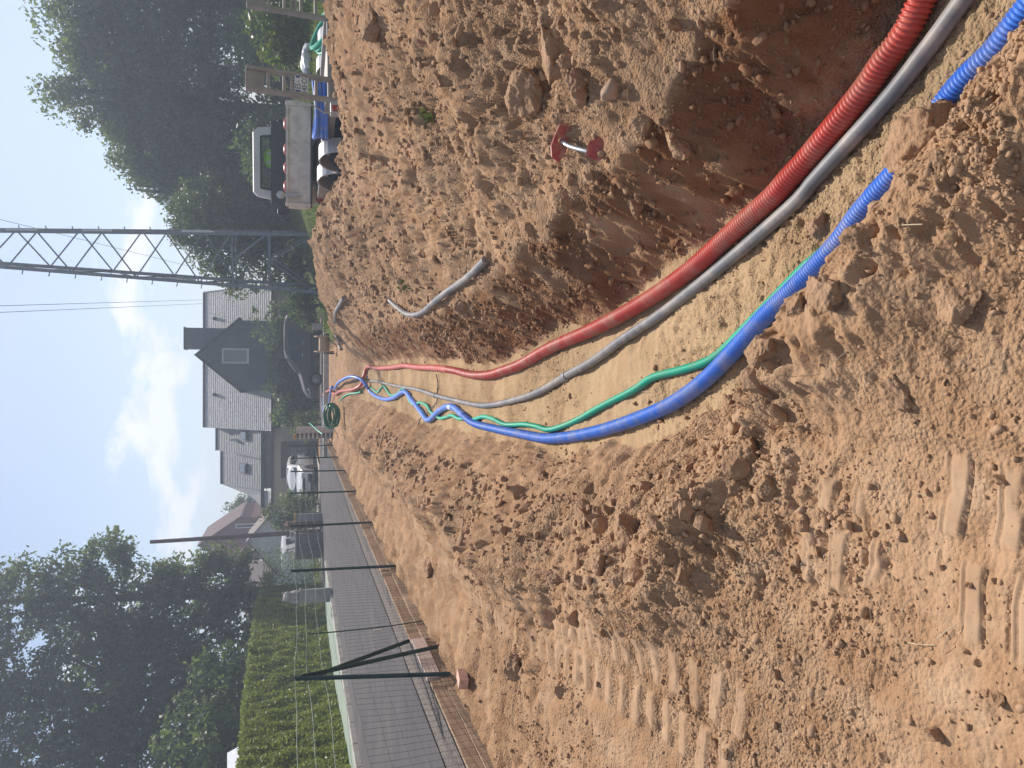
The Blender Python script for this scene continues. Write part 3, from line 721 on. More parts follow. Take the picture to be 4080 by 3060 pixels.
# dry straw and root bits
straw = MB(); r_ = random.Random(8)
for i in range(150):
    y = 1.5 + 9 * r_.random() ** 1.5; x = r_.uniform(-.55 * y, .6 * y)
    if x < float(fence_x(y)) + .15: continue
    z = float(terrain(np.array([x]), np.array([y]))[0]); a = r_.uniform(0, 6.3); L_ = r_.uniform(.03, .11)
    p0 = Vector((x, y, z + .004)); p1 = p0 + Vector((math.cos(a) * L_, math.sin(a) * L_, r_.uniform(.0, .03)))
    straw.tube([p0, (p0 + p1) / 2 + Vector((0, 0, r_.uniform(0, .015))), p1], .0012, 4)
tag(straw.build('straw_bits', mat('straw', (.55, .45, .28), .8)), 'bits of dry straw and root lying in the soil', 'straw', kind='stuff')

# ------------------------------------------------------------------ things lying on the spoil heap and site
cg = thing('conduit_offcut', 'bent offcut of smooth grey conduit lying on the spoil heap', 'pipe')
pp = drape([(1553, 1197, .05), (1580, 1222, .03), (1617, 1249, .01), (1653, 1254, .0), (1689, 1240), (1725, 1208), (1770, 1172), (1811, 1143), (1870, 1100), (1935, 1035)], .03)
pp = spline(pp, .04)
for i in range(4):
    A = np.array([tuple(p) for p in pp]); A[1:-1] = (A[:-2] + A[1:-1] * 2 + A[2:]) / 4; pp = [Vector(a) for a in A]
MB().tube(pp, .034, 12).build('hose', M_GREY, cg, smooth=True)
cg = thing('conduit_offcut', 'short grey conduit offcut lying at the far foot of the spoil heap', 'pipe')
MB().tube(spline(drape([(1369, 1187, .04), (1351, 1219, .03), (1338, 1245, .03), (1336, 1281, .03)], .03), .08), .045, 10).build('hose', M_GREY, cg, smooth=True)
cg = thing('conduit_offcut', 'grey conduit offcut lying next to the wooden cable drum', 'pipe')
MB().tube(spline(drape([(1338, 1338, .03), (1348, 1352, .05), (1350, 1370, .04), (1358, 1392, .02)], .03), .08), .045, 10).build('hose', M_GREY, cg, smooth=True)
# red painted steel piece
M_REDP = mat('red_paint', (.42, .06, .045), .5, var=.12, vscale=20, dirt=SAND, dirtamt=.8, dscale=16)
M_GALV = mat('galvanised', (.42, .44, .46), .42, .85, var=.1, vscale=20, dirt=(.4, .3, .2), dirtamt=.3, dscale=15)
pa, pb = hit(2262, 572), hit(2392, 612)
st = thing('steel_anchor', 'red steel plates joined by a galvanised rod, stuck in the heap', 'anchor', pa)
dv = pb - pa
m1 = MB()
import itertools
ring_pts = [(-.03, .14), (.022, .115), (.045, .05), (.04, -.02), (.03, -.10), (-.02, -.135), (-.05, -.06), (-.055, .05)]
hole = [(-.006, .045), (.016, .0), (-.006, -.045), (-.026, .0)]
V = []; Fc = []
for e in (0, .012):
    V += [Vector((p * .5 + e, q, p + .055)) for p, q in ring_pts]
nO = len(ring_pts)
m1.add(V, [])
hV = [Vector((p * .5 + e, q, p + .055)) for e in (0, .012) for p, q in hole]
b0 = len(m1.V); m1.V += hV
near = [0, 0, 1, 1, 2, 2, 3, 3]
nearest = [min(range(4), key=lambda h: (hole[h][0] - p) ** 2 + (hole[h][1] - q) ** 2) for p, q in ring_pts]
for e in (0, 1):
    for i in range(nO):
        j = (i + 1) % nO; hi, hj = nearest[i], nearest[j]
        f = [e * nO + i, e * nO + j, b0 + e * 4 + hj] + ([b0 + e * 4 + hi] if hi != hj else [])
        m1.F.append(tuple(f))
for i in range(nO): j = (i + 1) % nO; m1.F.append((i, j, nO + j, nO + i))
for i in range(4): j = (i + 1) % 4; m1.F.append((b0 + i, b0 + j, b0 + 4 + j, b0 + 4 + i))
o_ = m1.build('slotted_plate', M_REDP, st); o_.rotation_euler = (R(12), R(-18), R(70)); o_.location = (0, 0, .01); o_.scale = (.78,) * 3
MB().tube(spline([Vector((0, -.02, .035)), dv * .35 + Vector((0, 0, .05)), dv * .75 + Vector((0, 0, .04)), dv + Vector((0, 0, .02))], .02), .0135, 10).build('rod', M_GALV, st, smooth=True)
hexp = [(-.07, -.04), (-.015, -.075), (.06, -.06), (.085, .015), (.03, .07), (-.06, .06)]
o_ = MB().prism([(p, 0, q) for p, q in hexp], (0, .012, 0)).build('face_plate', M_REDP, st, bevel=.002); o_.location = dv + Vector((.01, -.02, .03)); o_.rotation_euler = (R(-28), R(15), R(-25)); o_.scale = (.75,) * 3
# pink brick at the fence
bk = tag(MB().box((0, 0, 0), (.19, .09, .085)).build('brick', mat('pink_brick', (.66, .40, .31), .85, var=.12, vscale=20, bump=.003, bscale=60), None, bevel=.005), 'single pink brick lying in the soil by the fence', 'brick')
pbk = hit(1862, 2702); bk.location = pbk + Vector((0, 0, .045)); bk.rotation_euler = (.05, .1, R(78))
# cable drum
M_WOOD = mat('pale_wood', (.52, .36, .22), .8, var=.15, vscale=14, bump=.002, bscale=90)
dp = hit(1332, 1372); drp = Vector((dp.x, dp.y, dp.z))
dr = thing('cable_drum', 'empty wooden cable drum standing on its rims beside the kerb', 'drum', drp)
for sx in (-1, 1):
    MB().lathe([(.34, -.02), (.35, -.012), (.35, .012), (.34, .02)], (sx * .265, 0, .35), 32, 'X').build('flange', M_WOOD, dr, smooth=True)
    for yy_ in (-1, 1): MB().bar((sx * .33, yy_ * .30, 0.0), (sx * .33 + .02, yy_ * .26, .30), .03).build('stand_leg', M_BLACK, dr)
MB().lathe([(.17, -.245), (.17, .245)], (0, 0, .35), 24, 'X').build('barrel', M_WOOD, dr, smooth=True)
for k in range(10):
    a = 2 * math.pi * k / 10; MB().box((0, .172 * math.cos(a), .35 + .172 * math.sin(a)), (.488, .100, .014), rot=Matrix.Rotation(a + math.pi / 2, 3, 'X')).build('stave', M_WOOD, dr)
MB().cyl((-.36, 0, .35), (.36, 0, .35), .022, 10).build('axle', M_BLACK, dr, smooth=True)

# ------------------------------------------------------------------ wire fence with concrete boards
M_POST = mat('green_post', (.035, .075, .072), .5, var=.2, vscale=12)
M_WIRE = mat('green_wire', (.035, .05, .046), .85, var=.2, spec=.1)
M_TWIRE = mat('tension_wire', (.15, .22, .19), .5, var=.2)
M_BOARD = mat('board_concrete', (.44, .31, .20), .92, var=.14, vscale=5, bump=.004, bscale=60, dirt=(.32, .19, .11), dirtamt=.55, dscale=2.5)
M_BOARD_SUNLIT = mat('board_concrete_sunlit', (.62, .50, .43), .9, var=.08, vscale=8, bump=.003, bscale=60)  # same boards, sunlight on the tilted panel put into a paler colour
fe = thing('wire_fence', 'green wire mesh fence with steel posts and concrete base boards', 'fence', (float(fence_x(8)), 8, 0))
FX = lambda y: float(fence_x(y))
post_y = [1.2, 4.4, 11.68, 14.96, 18.6, 22.2, 25.4, 28.9]
def tpost(a, b, name='post', wd=.042):
    mb = MB(); a, b = Vector(a), Vector(b)
    mb.bar(a, b, wd, .005, (1, 0, 0)); d = (b - a).normalized()
    mb.bar(a + Vector((.018, 0, 0)), b + Vector((.018, 0, 0)), .005, .034, (1, 0, 0))
    return mb.build(name, M_POST, fe, world=True)
for i, y in enumerate(post_y):
    ln = (.01, -.02, .03, .0, .02, .03, -.02, .01)[i]
    tpost((FX(y) + .075, y, -.12), (FX(y) + .075 + ln * .5, y + ln * 2, 1.58))
tpost((FX(7.5) + .10, 7.42, -.08), (FX(7.85) + .05, 7.86, 1.56))
tpost((FX(8.3) + .11, 8.22, -.08), (FX(7.85) + .06, 7.86, 1.50), 'strut')
tpost((FX(8.9) - .08, 9.0, .2), (FX(7.85) + .03, 7.86, 1.46), 'strut')
y0 = 0.9; k = 0
edges = [1.3, 4.45, 7.55, 8.62, 11.68, 14.96, 18.6, 22.2, 25.4, 28.9, 31]
r_ = random.Random(3)
for a, b in zip(edges, edges[1:]):
    pale = abs(a - 7.55) < .01
    for lv in (0, 1):
        if pale and lv == 1: mt_ = M_BOARD_SUNLIT
        else: mt_ = M_BOARD
        zt = (.135, .275)[lv] + r_.uniform(-.012, .012); zb = (-.14, .142)[lv]
        off = (.035, .012)[lv] + r_.uniform(-.006, .006)
        pa_ = Vector((FX(a) + off + (0.02 if pale and lv else 0), a + .02, (zt + zb) / 2)); pb_ = Vector((FX(b) + off + (.055 if pale and lv else 0), b - .02, (zt + zb) / 2))
        mb = MB(); mb.bar(pa_, pb_, .036, zt - zb)
        mb.build('concrete_board', mt_, fe, bevel=.004, world=True)
mesh = MB(); WX = .062
def fz(y): return .012 * math.sin(y * 1.9) + .008 * math.sin(y * 5.3)
hz = [.02, .06, .10, .14, .18, .23, .29, .36, .45, .56, .69, .84, 1.0]
segs = np.arange(1.3, 31.01, .3)
def ribbon(path, r):
    mesh.tube(path, r, 3, False)
for z in hz: ribbon([(FX(y) + WX + .012 * math.sin(y * 2.3 + z * 3), y, z + fz(y) * (z > .2)) for y in segs], .0013)
for y in np.arange(1.35, 30.9, .115): ribbon([(FX(y) + WX + .012 * math.sin(y * 2.3 + z * 3), y + .006 * math.sin(z * 9 + y * 7), z + fz(y) * (z > .2)) for z in (.0, .2, .45, .7, 1.0)], .0014)
me_ = mesh.build('wire_mesh', M_WIRE, fe, world=True); me_['kind'] = 'stuff'
for z in (1.13, 1.27, 1.41, 1.53):
    MB().tube([(FX(y) + WX, y, z + .018 * math.sin(y * 1.1 + z * 8) + .008 * math.sin(y * 3.3)) for y in np.arange(1.3, 29, .35)], .0024, 4).build('tension_wire', M_TWIRE, fe, world=True)
MB().box((FX(8.9) + .07, 9.02, .62), (.012, .05, .09)).build('fence_tag', M_CONC, fe, world=True)
MB().tube(spline([(FX(9.15) + .07, 9.2, .05), (FX(9.15) + .06, 9.12, .6), (FX(9.1) + .06, 9.1, 1.4)], .1), .008, 6).build('tie_bar', M_POST, fe, world=True)
# ------------------------------------------------------------------ vegetation
M_LEAF_A = leaf_mat('leaf_dark', (.060, .088, .046), (.165, .205, .085), .48)
M_LEAF_B = leaf_mat('leaf_grey', (.062, .090, .054), (.185, .22, .115), .48)
M_LEAF_C = leaf_mat('leaf_conifer', (.045, .074, .048), (.11, .155, .080), .36)
M_LEAF_D = leaf_mat('leaf_light', (.055, .085, .028), (.16, .19, .075), .38)
M_LEAF_H = leaf_mat('leaf_hedge', (.12, .17, .03), (.31, .32, .07), .34)
M_LEAF_G = leaf_mat('leaf_grass', (.07, .11, .02), (.17, .20, .055), .35)
M_BARK = mat('bark', (.085, .062, .045), .95, var=.3, vscale=9, bump=.02, bscale=14)
def leaf_cloud(name, parent, C, Rd, per, size, mt, seed, flat=.85, droop=0.0, up=0.0):
    """C: clump centres (k,3) in world, Rd: clump radii"""
    g_ = np.random.default_rng(seed); k = len(C); n = k * per
    C = np.asarray(C, float); Rd = np.asarray(Rd, float)
    cc = np.repeat(C, per, 0); rr = np.repeat(Rd, per)
    d = g_.normal(size=(n, 3)); d /= np.linalg.norm(d, axis=1, keepdims=True)
    rad = g_.random(n) ** .45
    P = cc + d * (rad * rr)[:, None] * np.array([1, 1, flat])
    if droop: P[:, 2] -= droop * rr * (rad * np.hypot(d[:, 0], d[:, 1])) ** 2 + droop * .6 * rr * g_.random(n)
    nrm = g_.normal(size=(n, 3)) + d * .9 + np.array([0, 0, up]); nrm /= np.linalg.norm(nrm, axis=1, keepdims=True)
    a = np.cross(nrm, g_.normal(size=(n, 3))); a /= np.linalg.norm(a, axis=1, keepdims=True)
    if droop:
        a = a * .5 + np.array([0, 0, -1.0]) * .8 * droop; a /= np.linalg.norm(a, axis=1, keepdims=True)
    b = np.cross(nrm, a); b /= np.maximum(np.linalg.norm(b, axis=1, keepdims=True), 1e-6)
    s_ = size * np.exp(g_.normal(0, .28, n))[:, None]
    V = np.stack([P - a * s_, P - b * s_ * .52 + a * s_ * .1, P + a * s_, P + b * s_ * .52 + a * s_ * .1], 1).reshape(-1, 3)
    V -= np.array(parent.location) if parent else 0
    tint = np.clip(np.repeat(g_.random(k), per) * .55 + g_.random(n) * .45, 0, 1)
    return fast(name, V, np.arange(n * 4).reshape(n, 4), mt, parent, tint=np.repeat(tint, 4))
def fill(ells, nc, seed, shell=.5):
    g_ = np.random.default_rng(seed); vol = np.array([e[3] * e[4] * e[5] for e in ells]) ** .75; vol /= vol.sum()
    C = []
    for e, f in zip(ells, vol):
        n = max(4, int(nc * f)); d = g_.normal(size=(n, 3)); d /= np.linalg.norm(d, axis=1, keepdims=True)
        d[:, 1] = np.where(g_.random(n) < .6, -np.abs(d[:, 1]), d[:, 1])
        r_ = g_.random(n) ** shell
        C.append(np.array(e[:3]) + d * r_[:, None] * np.array(e[3:]))
    return np.concatenate(C)
def tree(name, label, base, ells, nc, per, leaf, rad, mt, seed, group=None, trunk_r=.22, cat='tree', droop=0.0, flat=.85, limbs=9, stems=1):
    base = Vector(base); t = thing(name, label, cat, base, group=group)
    C = fill(ells, nc, seed); g_ = random.Random(seed)
    leaf_cloud('crown', t, C, rad * (0.65 + .7 * np.random.default_rng(seed + 1).random(len(C))), per, leaf, mt, seed + 2, flat, droop)
    topz = max(e[2] for e in ells) - base.z; cx = sum(e[0] for e in ells) / len(ells) - base.x; cy = sum(e[1] for e in ells) / len(ells) - base.y
    tr = MB()
    P = [Vector((0, 0, -.2)), Vector((cx * .15, cy * .15, topz * .3)), Vector((cx * .5, cy * .5, topz * .65)), Vector((cx, cy, topz))]
    path = spline(P, topz / 14); n_ = len(path)
    tr.tube(path, trunk_r, 9, True, [trunk_r * (1.25 - 1.05 * i / n_) for i in range(n_)]).build('trunk', M_BARK, t, smooth=True)
    lm = MB()
    for i in range(limbs):
        c_ = C[g_.randrange(len(C))]; e = Vector(c_) - base; s0 = path[min(n_ - 2, max(1, int(n_ * min(.85, max(.18, e.z / topz * .7)))))]
        lm.tube(spline([s0, s0.lerp(e, .5) + Vector((0, 0, .25)), e], .5), .05, 5, True, None if False else [trunk_r * .38 * (1 - .8 * j / 20) for j in range(len(spline([s0, s0.lerp(e, .5) + Vector((0, 0, .25)), e], .5)))])
    lm.build('limbs', M_BARK, t, smooth=True)
    return t
def gz(x, y): return float(terrain(np.array([x]), np.array([y]))[0])
# trees beyond the truck
tree('tall_tree', 'tallest dark tree at the edge of the picture behind the trailer ramps', (19.5, 42, 1.2), [(18.4, 42, 9.9, 3.8, 4, 3.6), (20.5, 41, 6.6, 5.0, 4, 4.8), (16.8, 41.5, 11.2, 1.9, 2.2, 1.9), (17.5, 40, 5.5, 3.5, 3, 4.0), (20.8, 41.5, 9.8, 3, 3, 3.2)], 620, 80, 0.105, .78, M_LEAF_A, 31, 'trees behind the truck', .35)
tree('tall_tree', 'tall grey-green tree with a wispy tip behind the trailer plate', (14.6, 43, 1.2), [(14.5, 43, 9.3, 2.9, 3, 3.0), (14.4, 42.5, 12.2, 1.1, 1.2, 1.3), (13.6, 42, 6.5, 3.4, 3, 4.6), (15.6, 42, 8, 2.6, 2.5, 4)], 470, 77, 0.098, .72, M_LEAF_B, 32, 'trees behind the truck', .3)
tree('tall_tree', 'broad dark tree rising right behind the truck cab', (11.9, 42, 1.0), [(12.2, 42, 7.8, 2.4, 2.6, 2.9), (11.4, 41.5, 5.0, 2.8, 2.5, 3.9), (12.9, 41.5, 9.6, 1.2, 1.3, 1.3), (11.0, 41.8, 8.2, 1.1, 1.3, 1.5)], 360, 77, 0.098, .66, M_LEAF_A, 33, 'trees behind the truck', .28)
tree('drooping_conifer', 'conifer with drooping branch tips between truck and pylon', (9.5, 41.5, 1.0), [(9.9, 41.5, 6.6, 1.5, 1.6, 2.6), (9.3, 41.2, 4.2, 2.2, 2.1, 3.2), (8.6, 41.2, 5.8, 1.2, 1.3, 1.5), (10.3, 41.4, 8.4, .8, .8, 1.1)], 330, 77, 0.105, .62, M_LEAF_C, 34, 'trees behind the truck', .24, droop=.9)
tree('broadleaf_tree', 'light-leaved small tree left of the truck behind the pylon', (7.3, 39, .8), [(7.4, 38.5, 4.4, 2.2, 1.8, 2.6), (6.1, 38.6, 3.6, 1.9, 1.6, 2.4), (8.3, 38.3, 4.4, 1.8, 1.6, 2.4), (7.2, 38.5, 5.9, 1.1, 1.0, 1.0), (5.4, 38.5, 4.4, .9, .8, .8)], 300, 66, 0.081, .52, M_LEAF_D, 35, 'trees behind the truck', .16)
for i, (x, y, s_, lb) in enumerate([(11.5, 25.5, 1.25, 'rounded green bush on the grass bank between the trailer ramps'), (15, 36, 1.9, 'dark bush under the tallest tree'), (10.2, 35, 1.5, 'dark bush behind the truck bed')]):
    z = gz(x, y)
    tree('bush', lb, (x, y, z), [(x, y, z + s_ * .6, s_ * 1.1, s_, s_ * .8), (x - s_ * .6, y, z + s_ * .4, s_ * .8, s_ * .7, s_ * .6)], 90, 34, .085 if i == 0 else .12, .36 * s_, M_LEAF_G if i == 0 else M_LEAF_A, 60 + i, trunk_r=.05, cat='bush', limbs=4)
# trees behind the clipped hedge on the other side of the street
tree('tall_tree', 'ragged tall tree beside the utility pole behind the hedge', (-10.6, 41, .1), [(-11.2, 41, 5.6, 2.6, 2.4, 4.4), (-10.6, 41, 10.4, 2.2, 2.2, 3.2), (-12.6, 40.5, 8.5, 2.2, 2.2, 3.4), (-9.4, 40.6, 13.2, 1.7, 1.5, 1.9), (-9.4, 40.8, 6.6, 1.5, 1.3, 2.4), (-8.5, 40.9, 10.6, 1.3, 1.0, 2.2), (-7.9, 40.0, 9.3, 1.0, .7, 1.5), (-8.9, 40.9, 4.6, 1.0, .9, 1.6), (-11.2, 40.6, 15.4, 2.4, 2.0, 2.2), (-9.6, 40.6, 16.6, 1.1, 1.0, 1.2)], 640, 63, 0.105, .62, M_LEAF_B, 41, 'trees behind the hedge', .26, flat=.7)
tree('tall_tree', 'dense dark tree in the middle behind the hedge', (-14.3, 39, .1), [(-14, 39, 5.2, 2.8, 2.6, 4.6), (-14.2, 39, 10.6, 2.9, 2.6, 3.8), (-15.6, 38.5, 8.4, 2.2, 2.2, 4), (-13.2, 38.6, 14.6, 2.6, 2.2, 3.2), (-14.8, 38.6, 16.4, 2.2, 2, 2.4)], 680, 66, 0.105, .64, M_LEAF_A, 42, 'trees behind the hedge', .3, flat=.72)
tree('tall_tree', 'outermost dark tree behind the hedge at the picture edge', (-18, 37, .1), [(-17.6, 37, 5.4, 3.0, 2.6, 4.8), (-17.8, 37, 11, 3.2, 2.8, 4.4), (-20, 36.5, 8, 2.6, 2.6, 5), (-16.4, 36.6, 13.8, 2.4, 2, 3.2), (-18.4, 36.6, 15.8, 2.6, 2, 2.6)], 660, 66, 0.105, .66, M_LEAF_A, 43, 'trees behind the hedge', .3, flat=.72)
tree('laurel_tree', 'low broad-leaved evergreen growing close behind the near hedge', (-13.4, 30, .15), [(-13.2, 30, 3.4, 2.6, 2.0, 2.8), (-15.4, 29.5, 4.6, 2.4, 2.0, 3.4), (-11.6, 31.5, 3.0, 1.8, 1.6, 2.2)], 330, 70, 0.097, .58, M_LEAF_A, 44, 'trees behind the hedge', .18)
tree('tall_tree', 'far feathery tree between slate roof and red-brown house', (-12.3, 78, 0), [(-12.4, 78, 5.4, 1.6, 1.6, 2.6), (-11.6, 78, 4.4, 1.4, 1.4, 2.2)], 90, 59, 0.112, .6, M_LEAF_D, 45, trunk_r=.2)
# clipped hedge
hedge = thing('hedge', 'tall clipped green hedge along the far side of the street', 'hedge', (-9, 22, .1))
g_ = np.random.default_rng(77); HP = []; 
n = 58000
Y = 11 + 28 * g_.random(n * 2) ** 1.25; hb = np.interp(Y, [a for a, b in hedge_line], [b for a, b in hedge_line])
top = np.interp(Y, [10, 16, 25, 36, 40], [2.45, 2.60, 2.93, 3.05, 2.85]) + .05 * pn(Y * 1.2, 0 * Y, 5)
sel = g_.random(n * 2); zf = road_z(Y) + .05 + (top - road_z(Y)) * g_.random(n * 2)
face = sel < .72
X = np.where(face, hb - .03 + .10 * pn(Y * 1.6, zf * 1.6, 6) - .05 * g_.random(n * 2), hb - 1.5 * g_.random(n * 2))
Zh = np.where(face, zf, top - .05 * g_.random(n * 2) + .05 * pn(Y * 2, X * 2, 8))
end = sel > .93; Y = np.where(end, 38.9 + .12 * g_.random(n * 2), Y); Zh = np.where(end, road_z(Y) + 2.8 * g_.random(n * 2), Zh)
leaf_cloud('foliage', hedge, np.stack([X, Y, Zh], -1), np.full(n * 2, .05), 1, .036, M_LEAF_H, 78, up=.4)
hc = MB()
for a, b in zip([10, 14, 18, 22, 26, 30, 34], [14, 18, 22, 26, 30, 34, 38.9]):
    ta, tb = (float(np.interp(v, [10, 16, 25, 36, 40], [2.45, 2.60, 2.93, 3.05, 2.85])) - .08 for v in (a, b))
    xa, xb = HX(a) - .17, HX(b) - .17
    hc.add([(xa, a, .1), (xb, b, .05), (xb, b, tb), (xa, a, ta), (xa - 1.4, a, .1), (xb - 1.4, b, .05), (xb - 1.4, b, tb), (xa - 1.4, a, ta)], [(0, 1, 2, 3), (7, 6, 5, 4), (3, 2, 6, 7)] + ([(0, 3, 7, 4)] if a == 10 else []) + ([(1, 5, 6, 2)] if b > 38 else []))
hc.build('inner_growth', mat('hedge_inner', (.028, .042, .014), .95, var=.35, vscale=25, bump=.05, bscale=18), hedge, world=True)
# sprig sticking out of the hedge
leaf_cloud('sprig', hedge, [at(1000, 2588, 20.5), at(1010, 2596, 20.5), at(1020, 2600, 20.5)], [.12, .12, .1], 26, .05, M_LEAF_D, 5)

# shrubs in front of the slate-roofed house
def shrub(lb, px_, py_, Z, hgt, wd, mt, seed, per=30, leaf=.09, nc=70, name='shrub', group=None, droop=0):
    p = at(px_, py_, Z); z = gz(p.x, p.y)
    return tree(name, lb, (p.x, p.y, z), [(p.x, p.y, z + hgt * .5, wd, wd * .8, hgt * .5), (p.x + wd * .5, p.y, z + hgt * .35, wd * .7, wd * .6, hgt * .36), (p.x - wd * .5, p.y - .1, z + hgt * .4, wd * .7, wd * .6, hgt * .4)], nc, per, leaf, .34, mt, seed, group, .05, 'shrub', limbs=5, droop=droop)
GS = 'shrubs in front of the slate house'
shrub('tall shrub at the right end of the slate house under the roof edge', 1240, 1262, 44, 3.4, 1.0, M_LEAF_A, 51, group=GS)
shrub('shrub with light leaf tips growing up the right side of the dormer', 1240, 1345, 44, 3.6, 1.0, M_LEAF_B, 52, group=GS, nc=80)
shrub('shrub reaching the dormer window above the grey car roof', 1240, 1420, 44, 3.4, 1.0, M_LEAF_B, 53, group=GS, nc=80)
shrub('rounded shrub below the left corner of the dormer', 1240, 1505, 44, 3.2, 1.1, M_LEAF_B, 54, group=GS, nc=80)
shrub('shrub in front of the car bonnet by the kerb', 1240, 1590, 44, 2.6, 1.1, M_LEAF_A, 55, group=GS, nc=80)
shrub('leftmost shrub of the row next to the garage', 1240, 1655, 44, 2.7, .9, M_LEAF_A, 56, group=GS, nc=80)
GB = 'bushes around the pylon foot'
shrub('leafy bush behind the right pylon leg', 1250, 950, 37, 2.6, 1.2, M_LEAF_D, 57, group=GB, leaf=.08)
shrub('leafy bush inside the pylon foot', 1262, 1080, 36.5, 2.0, 1.2, M_LEAF_D, 58, group=GB, leaf=.08)
shrub('leafy bush left of the pylon foot next to the car', 1265, 1215, 35.5, 1.5, 1.0, M_LEAF_D, 59, group=GB, leaf=.07)
shrub('dark bush right of the pylon', 1240, 850, 38, 2.8, 1.3, M_LEAF_A, 61, group=GB)
shrub('round variegated bush beside the garage wall', 1225, 2045, 41, 3.0, .9, M_LEAF_D, 62, leaf=.075, nc=90)
shrub('small bush growing over the garage side wall', 1240, 1990, 43, 2.4, .5, M_LEAF_D, 63, leaf=.07, nc=40)
shrub('low shrub at the left end of the kerb by the light brick pillar', 1240, 1690, 40, 1.5, .6, M_LEAF_D, 64, leaf=.06, nc=40)
# planter with flowers behind the car
pl_ = at(1290, 1302, 35.0); plz = gz(pl_.x, pl_.y)
pt = thing('planter', 'beige block planter with red flowers at the rear of the grey car', 'planter', (pl_.x, pl_.y, plz))
MB().box((0, 0, .30), (.28, .6, .62)).build('box', mat('beige_block', (.46, .40, .33), .9, var=.1, bump=.003), pt, bevel=.01)
leaf_cloud('plants', pt, [(pl_.x + .1, pl_.y, plz + .75), (pl_.x + .25, pl_.y - .1, plz + .5), (pl_.x + .3, pl_.y, plz + .7)], [.25, .22, .25], 60, .06, M_LEAF_D, 9)
leaf_cloud('flowers', pt, [(pl_.x + .28, pl_.y - .3, plz + .42), (pl_.x + .2, pl_.y - .3, plz + .5)], [.08, .08], 10, .035, mat('red_petal', (.6, .06, .03), .6), 10)
# grass on the bank, blades too many to count
g_ = np.random.default_rng(5); n = 16000
X = 4.2 + 14 * g_.random(n); Y = 12.5 + 19 * g_.random(n) ** .9
X = np.concatenate([X, 2 + 4 * g_.random(3000)]); Y = np.concatenate([Y, 26.5 + 9 * g_.random(3000)])
Z0 = terrain(X, Y); ok = (X - np.interp(Y, CR_T[:, 0], CR_T[:, 1]) > np.interp(Y, CR_T[:, 0], CR_T[:, 2]) / .62 + .1)
X, Y, Z0 = X[ok], Y[ok], Z0[ok]; k = len(X); a = g_.random(k) * 6.28; hgt = .07 + .12 * g_.random(k); wd = .012 + .02 * g_.random(k)
lean = (g_.random((k, 2)) - .5) * .12
V = np.stack([np.stack([X - np.cos(a) * wd, Y - np.sin(a) * wd, Z0 - .01], -1), np.stack([X + np.cos(a) * wd, Y + np.sin(a) * wd, Z0 - .01], -1), np.stack([X + lean[:, 0], Y + lean[:, 1], Z0 + hgt], -1)], 1).reshape(-1, 3)
gro = fast('grass', V, np.arange(k * 3).reshape(k, 3), M_LEAF_G, tint=np.repeat(g_.random(k), 3)); tag(gro, 'short rough grass on the bank behind the spoil heap', 'grass', kind='stuff')
wd_ = thing('weed', 'small green weed tuft growing on the crest of the spoil heap', 'weed', hit(1725, 465))
leaf_cloud('leaves', wd_, [wd_.location + Vector((0, 0, .03))], [.12], 40, .03, M_LEAF_D, 3)
wd_ = thing('weed', 'small green weed tuft growing above the grey conduit offcut', 'weed', hit(1620, 1140))
leaf_cloud('leaves', wd_, [wd_.location + Vector((0, 0, .03))], [.10], 30, .03, M_LEAF_D, 4)
# ------------------------------------------------------------------ slate-roofed house
M_SLATE = mat('slate_light', (.44, .43, .42), .75, var=.14, vscale=7, bump=.01, bscale=25, dirt=(.33, .32, .30), dirtamt=.5, dscale=2)
M_SLATE2 = mat('slate_grey', (.25, .25, .26), .7, var=.14, vscale=7, bump=.01, bscale=25, dirt=(.22, .21, .20), dirtamt=.4, dscale=1.5)
M_CLAD = mat('dark_cladding', (.098, .112, .142), .6, var=.12, vscale=3, bump=.004, bscale=30)
M_DARK = mat('dark_trim', (.045, .047, .055), .6, var=.1)
M_BEIGE = mat('beige_render', (.40, .35, .28), .9, var=.08, vscale=2, bump=.003, bscale=50)
M_WHITE = mat('white_frame', (.72, .72, .72), .5, var=.05)
M_GLASS = mat('window_glass', (.06, .075, .09), .06, var=.1, spec=.8)
def slates(parent, x0, x1, p_eave, p_ridge, n, mt, th=.03, joint=.30, seed=0):
    """overlapping courses of slates up one roof plane; p = (y, z)"""
    r_ = random.Random(seed); dy, dz = p_ridge[0] - p_eave[0], p_ridge[1] - p_eave[1]; L_ = math.hypot(dy, dz); ny, nz = -dz / L_, dy / L_
    for i in range(n):
        a, b = i / n, (i + 1.12) / n; b = min(b, 1.0)
        ya, za = p_eave[0] + dy * a, p_eave[1] + dz * a; yb, zb = p_eave[0] + dy * b, p_eave[1] + dz * b
        mb = MB(); x = x0
        while x < x1 - .01:
            xe = min(x1, x + joint * r_.uniform(.96, 1.04) * (1 if x > x0 else r_.uniform(.4, 1)))
            o = th + r_.uniform(-.004, .006)
            mb.prism([(x + .006, ya + ny * o, za + nz * o), (xe - .006, ya + ny * o, za + nz * o), (xe - .006, yb + ny * .006, zb + nz * .006), (x + .006, yb + ny * .006, zb + nz * .006)], (0, -ny * .018, -nz * .018)); x = xe
        mb.build('slate_course', mt, parent, world=True)
house = thing('house', 'house with light slate roof, dark clad dormer and wide dark chimney', 'house', (1.5, 48.5, 0))
X0, X1 = -2.83, 5.95; YE, ZE, YR, ZR = 48.2, 2.67, 53.6, 6.92
MB().prism([(X0 + .15, YE + .35, -.2), (X0 + .15, YE + .35, ZE), (X0 + .15, YR, ZR - .12), (X0 + .15, 2 * YR - YE - .35, ZE), (X0 + .15, 2 * YR - YE - .35, -.2)], (X1 - X0 - .3, 0, 0)).build('wall', M_BEIGE, house, world=True)
ro = MB()
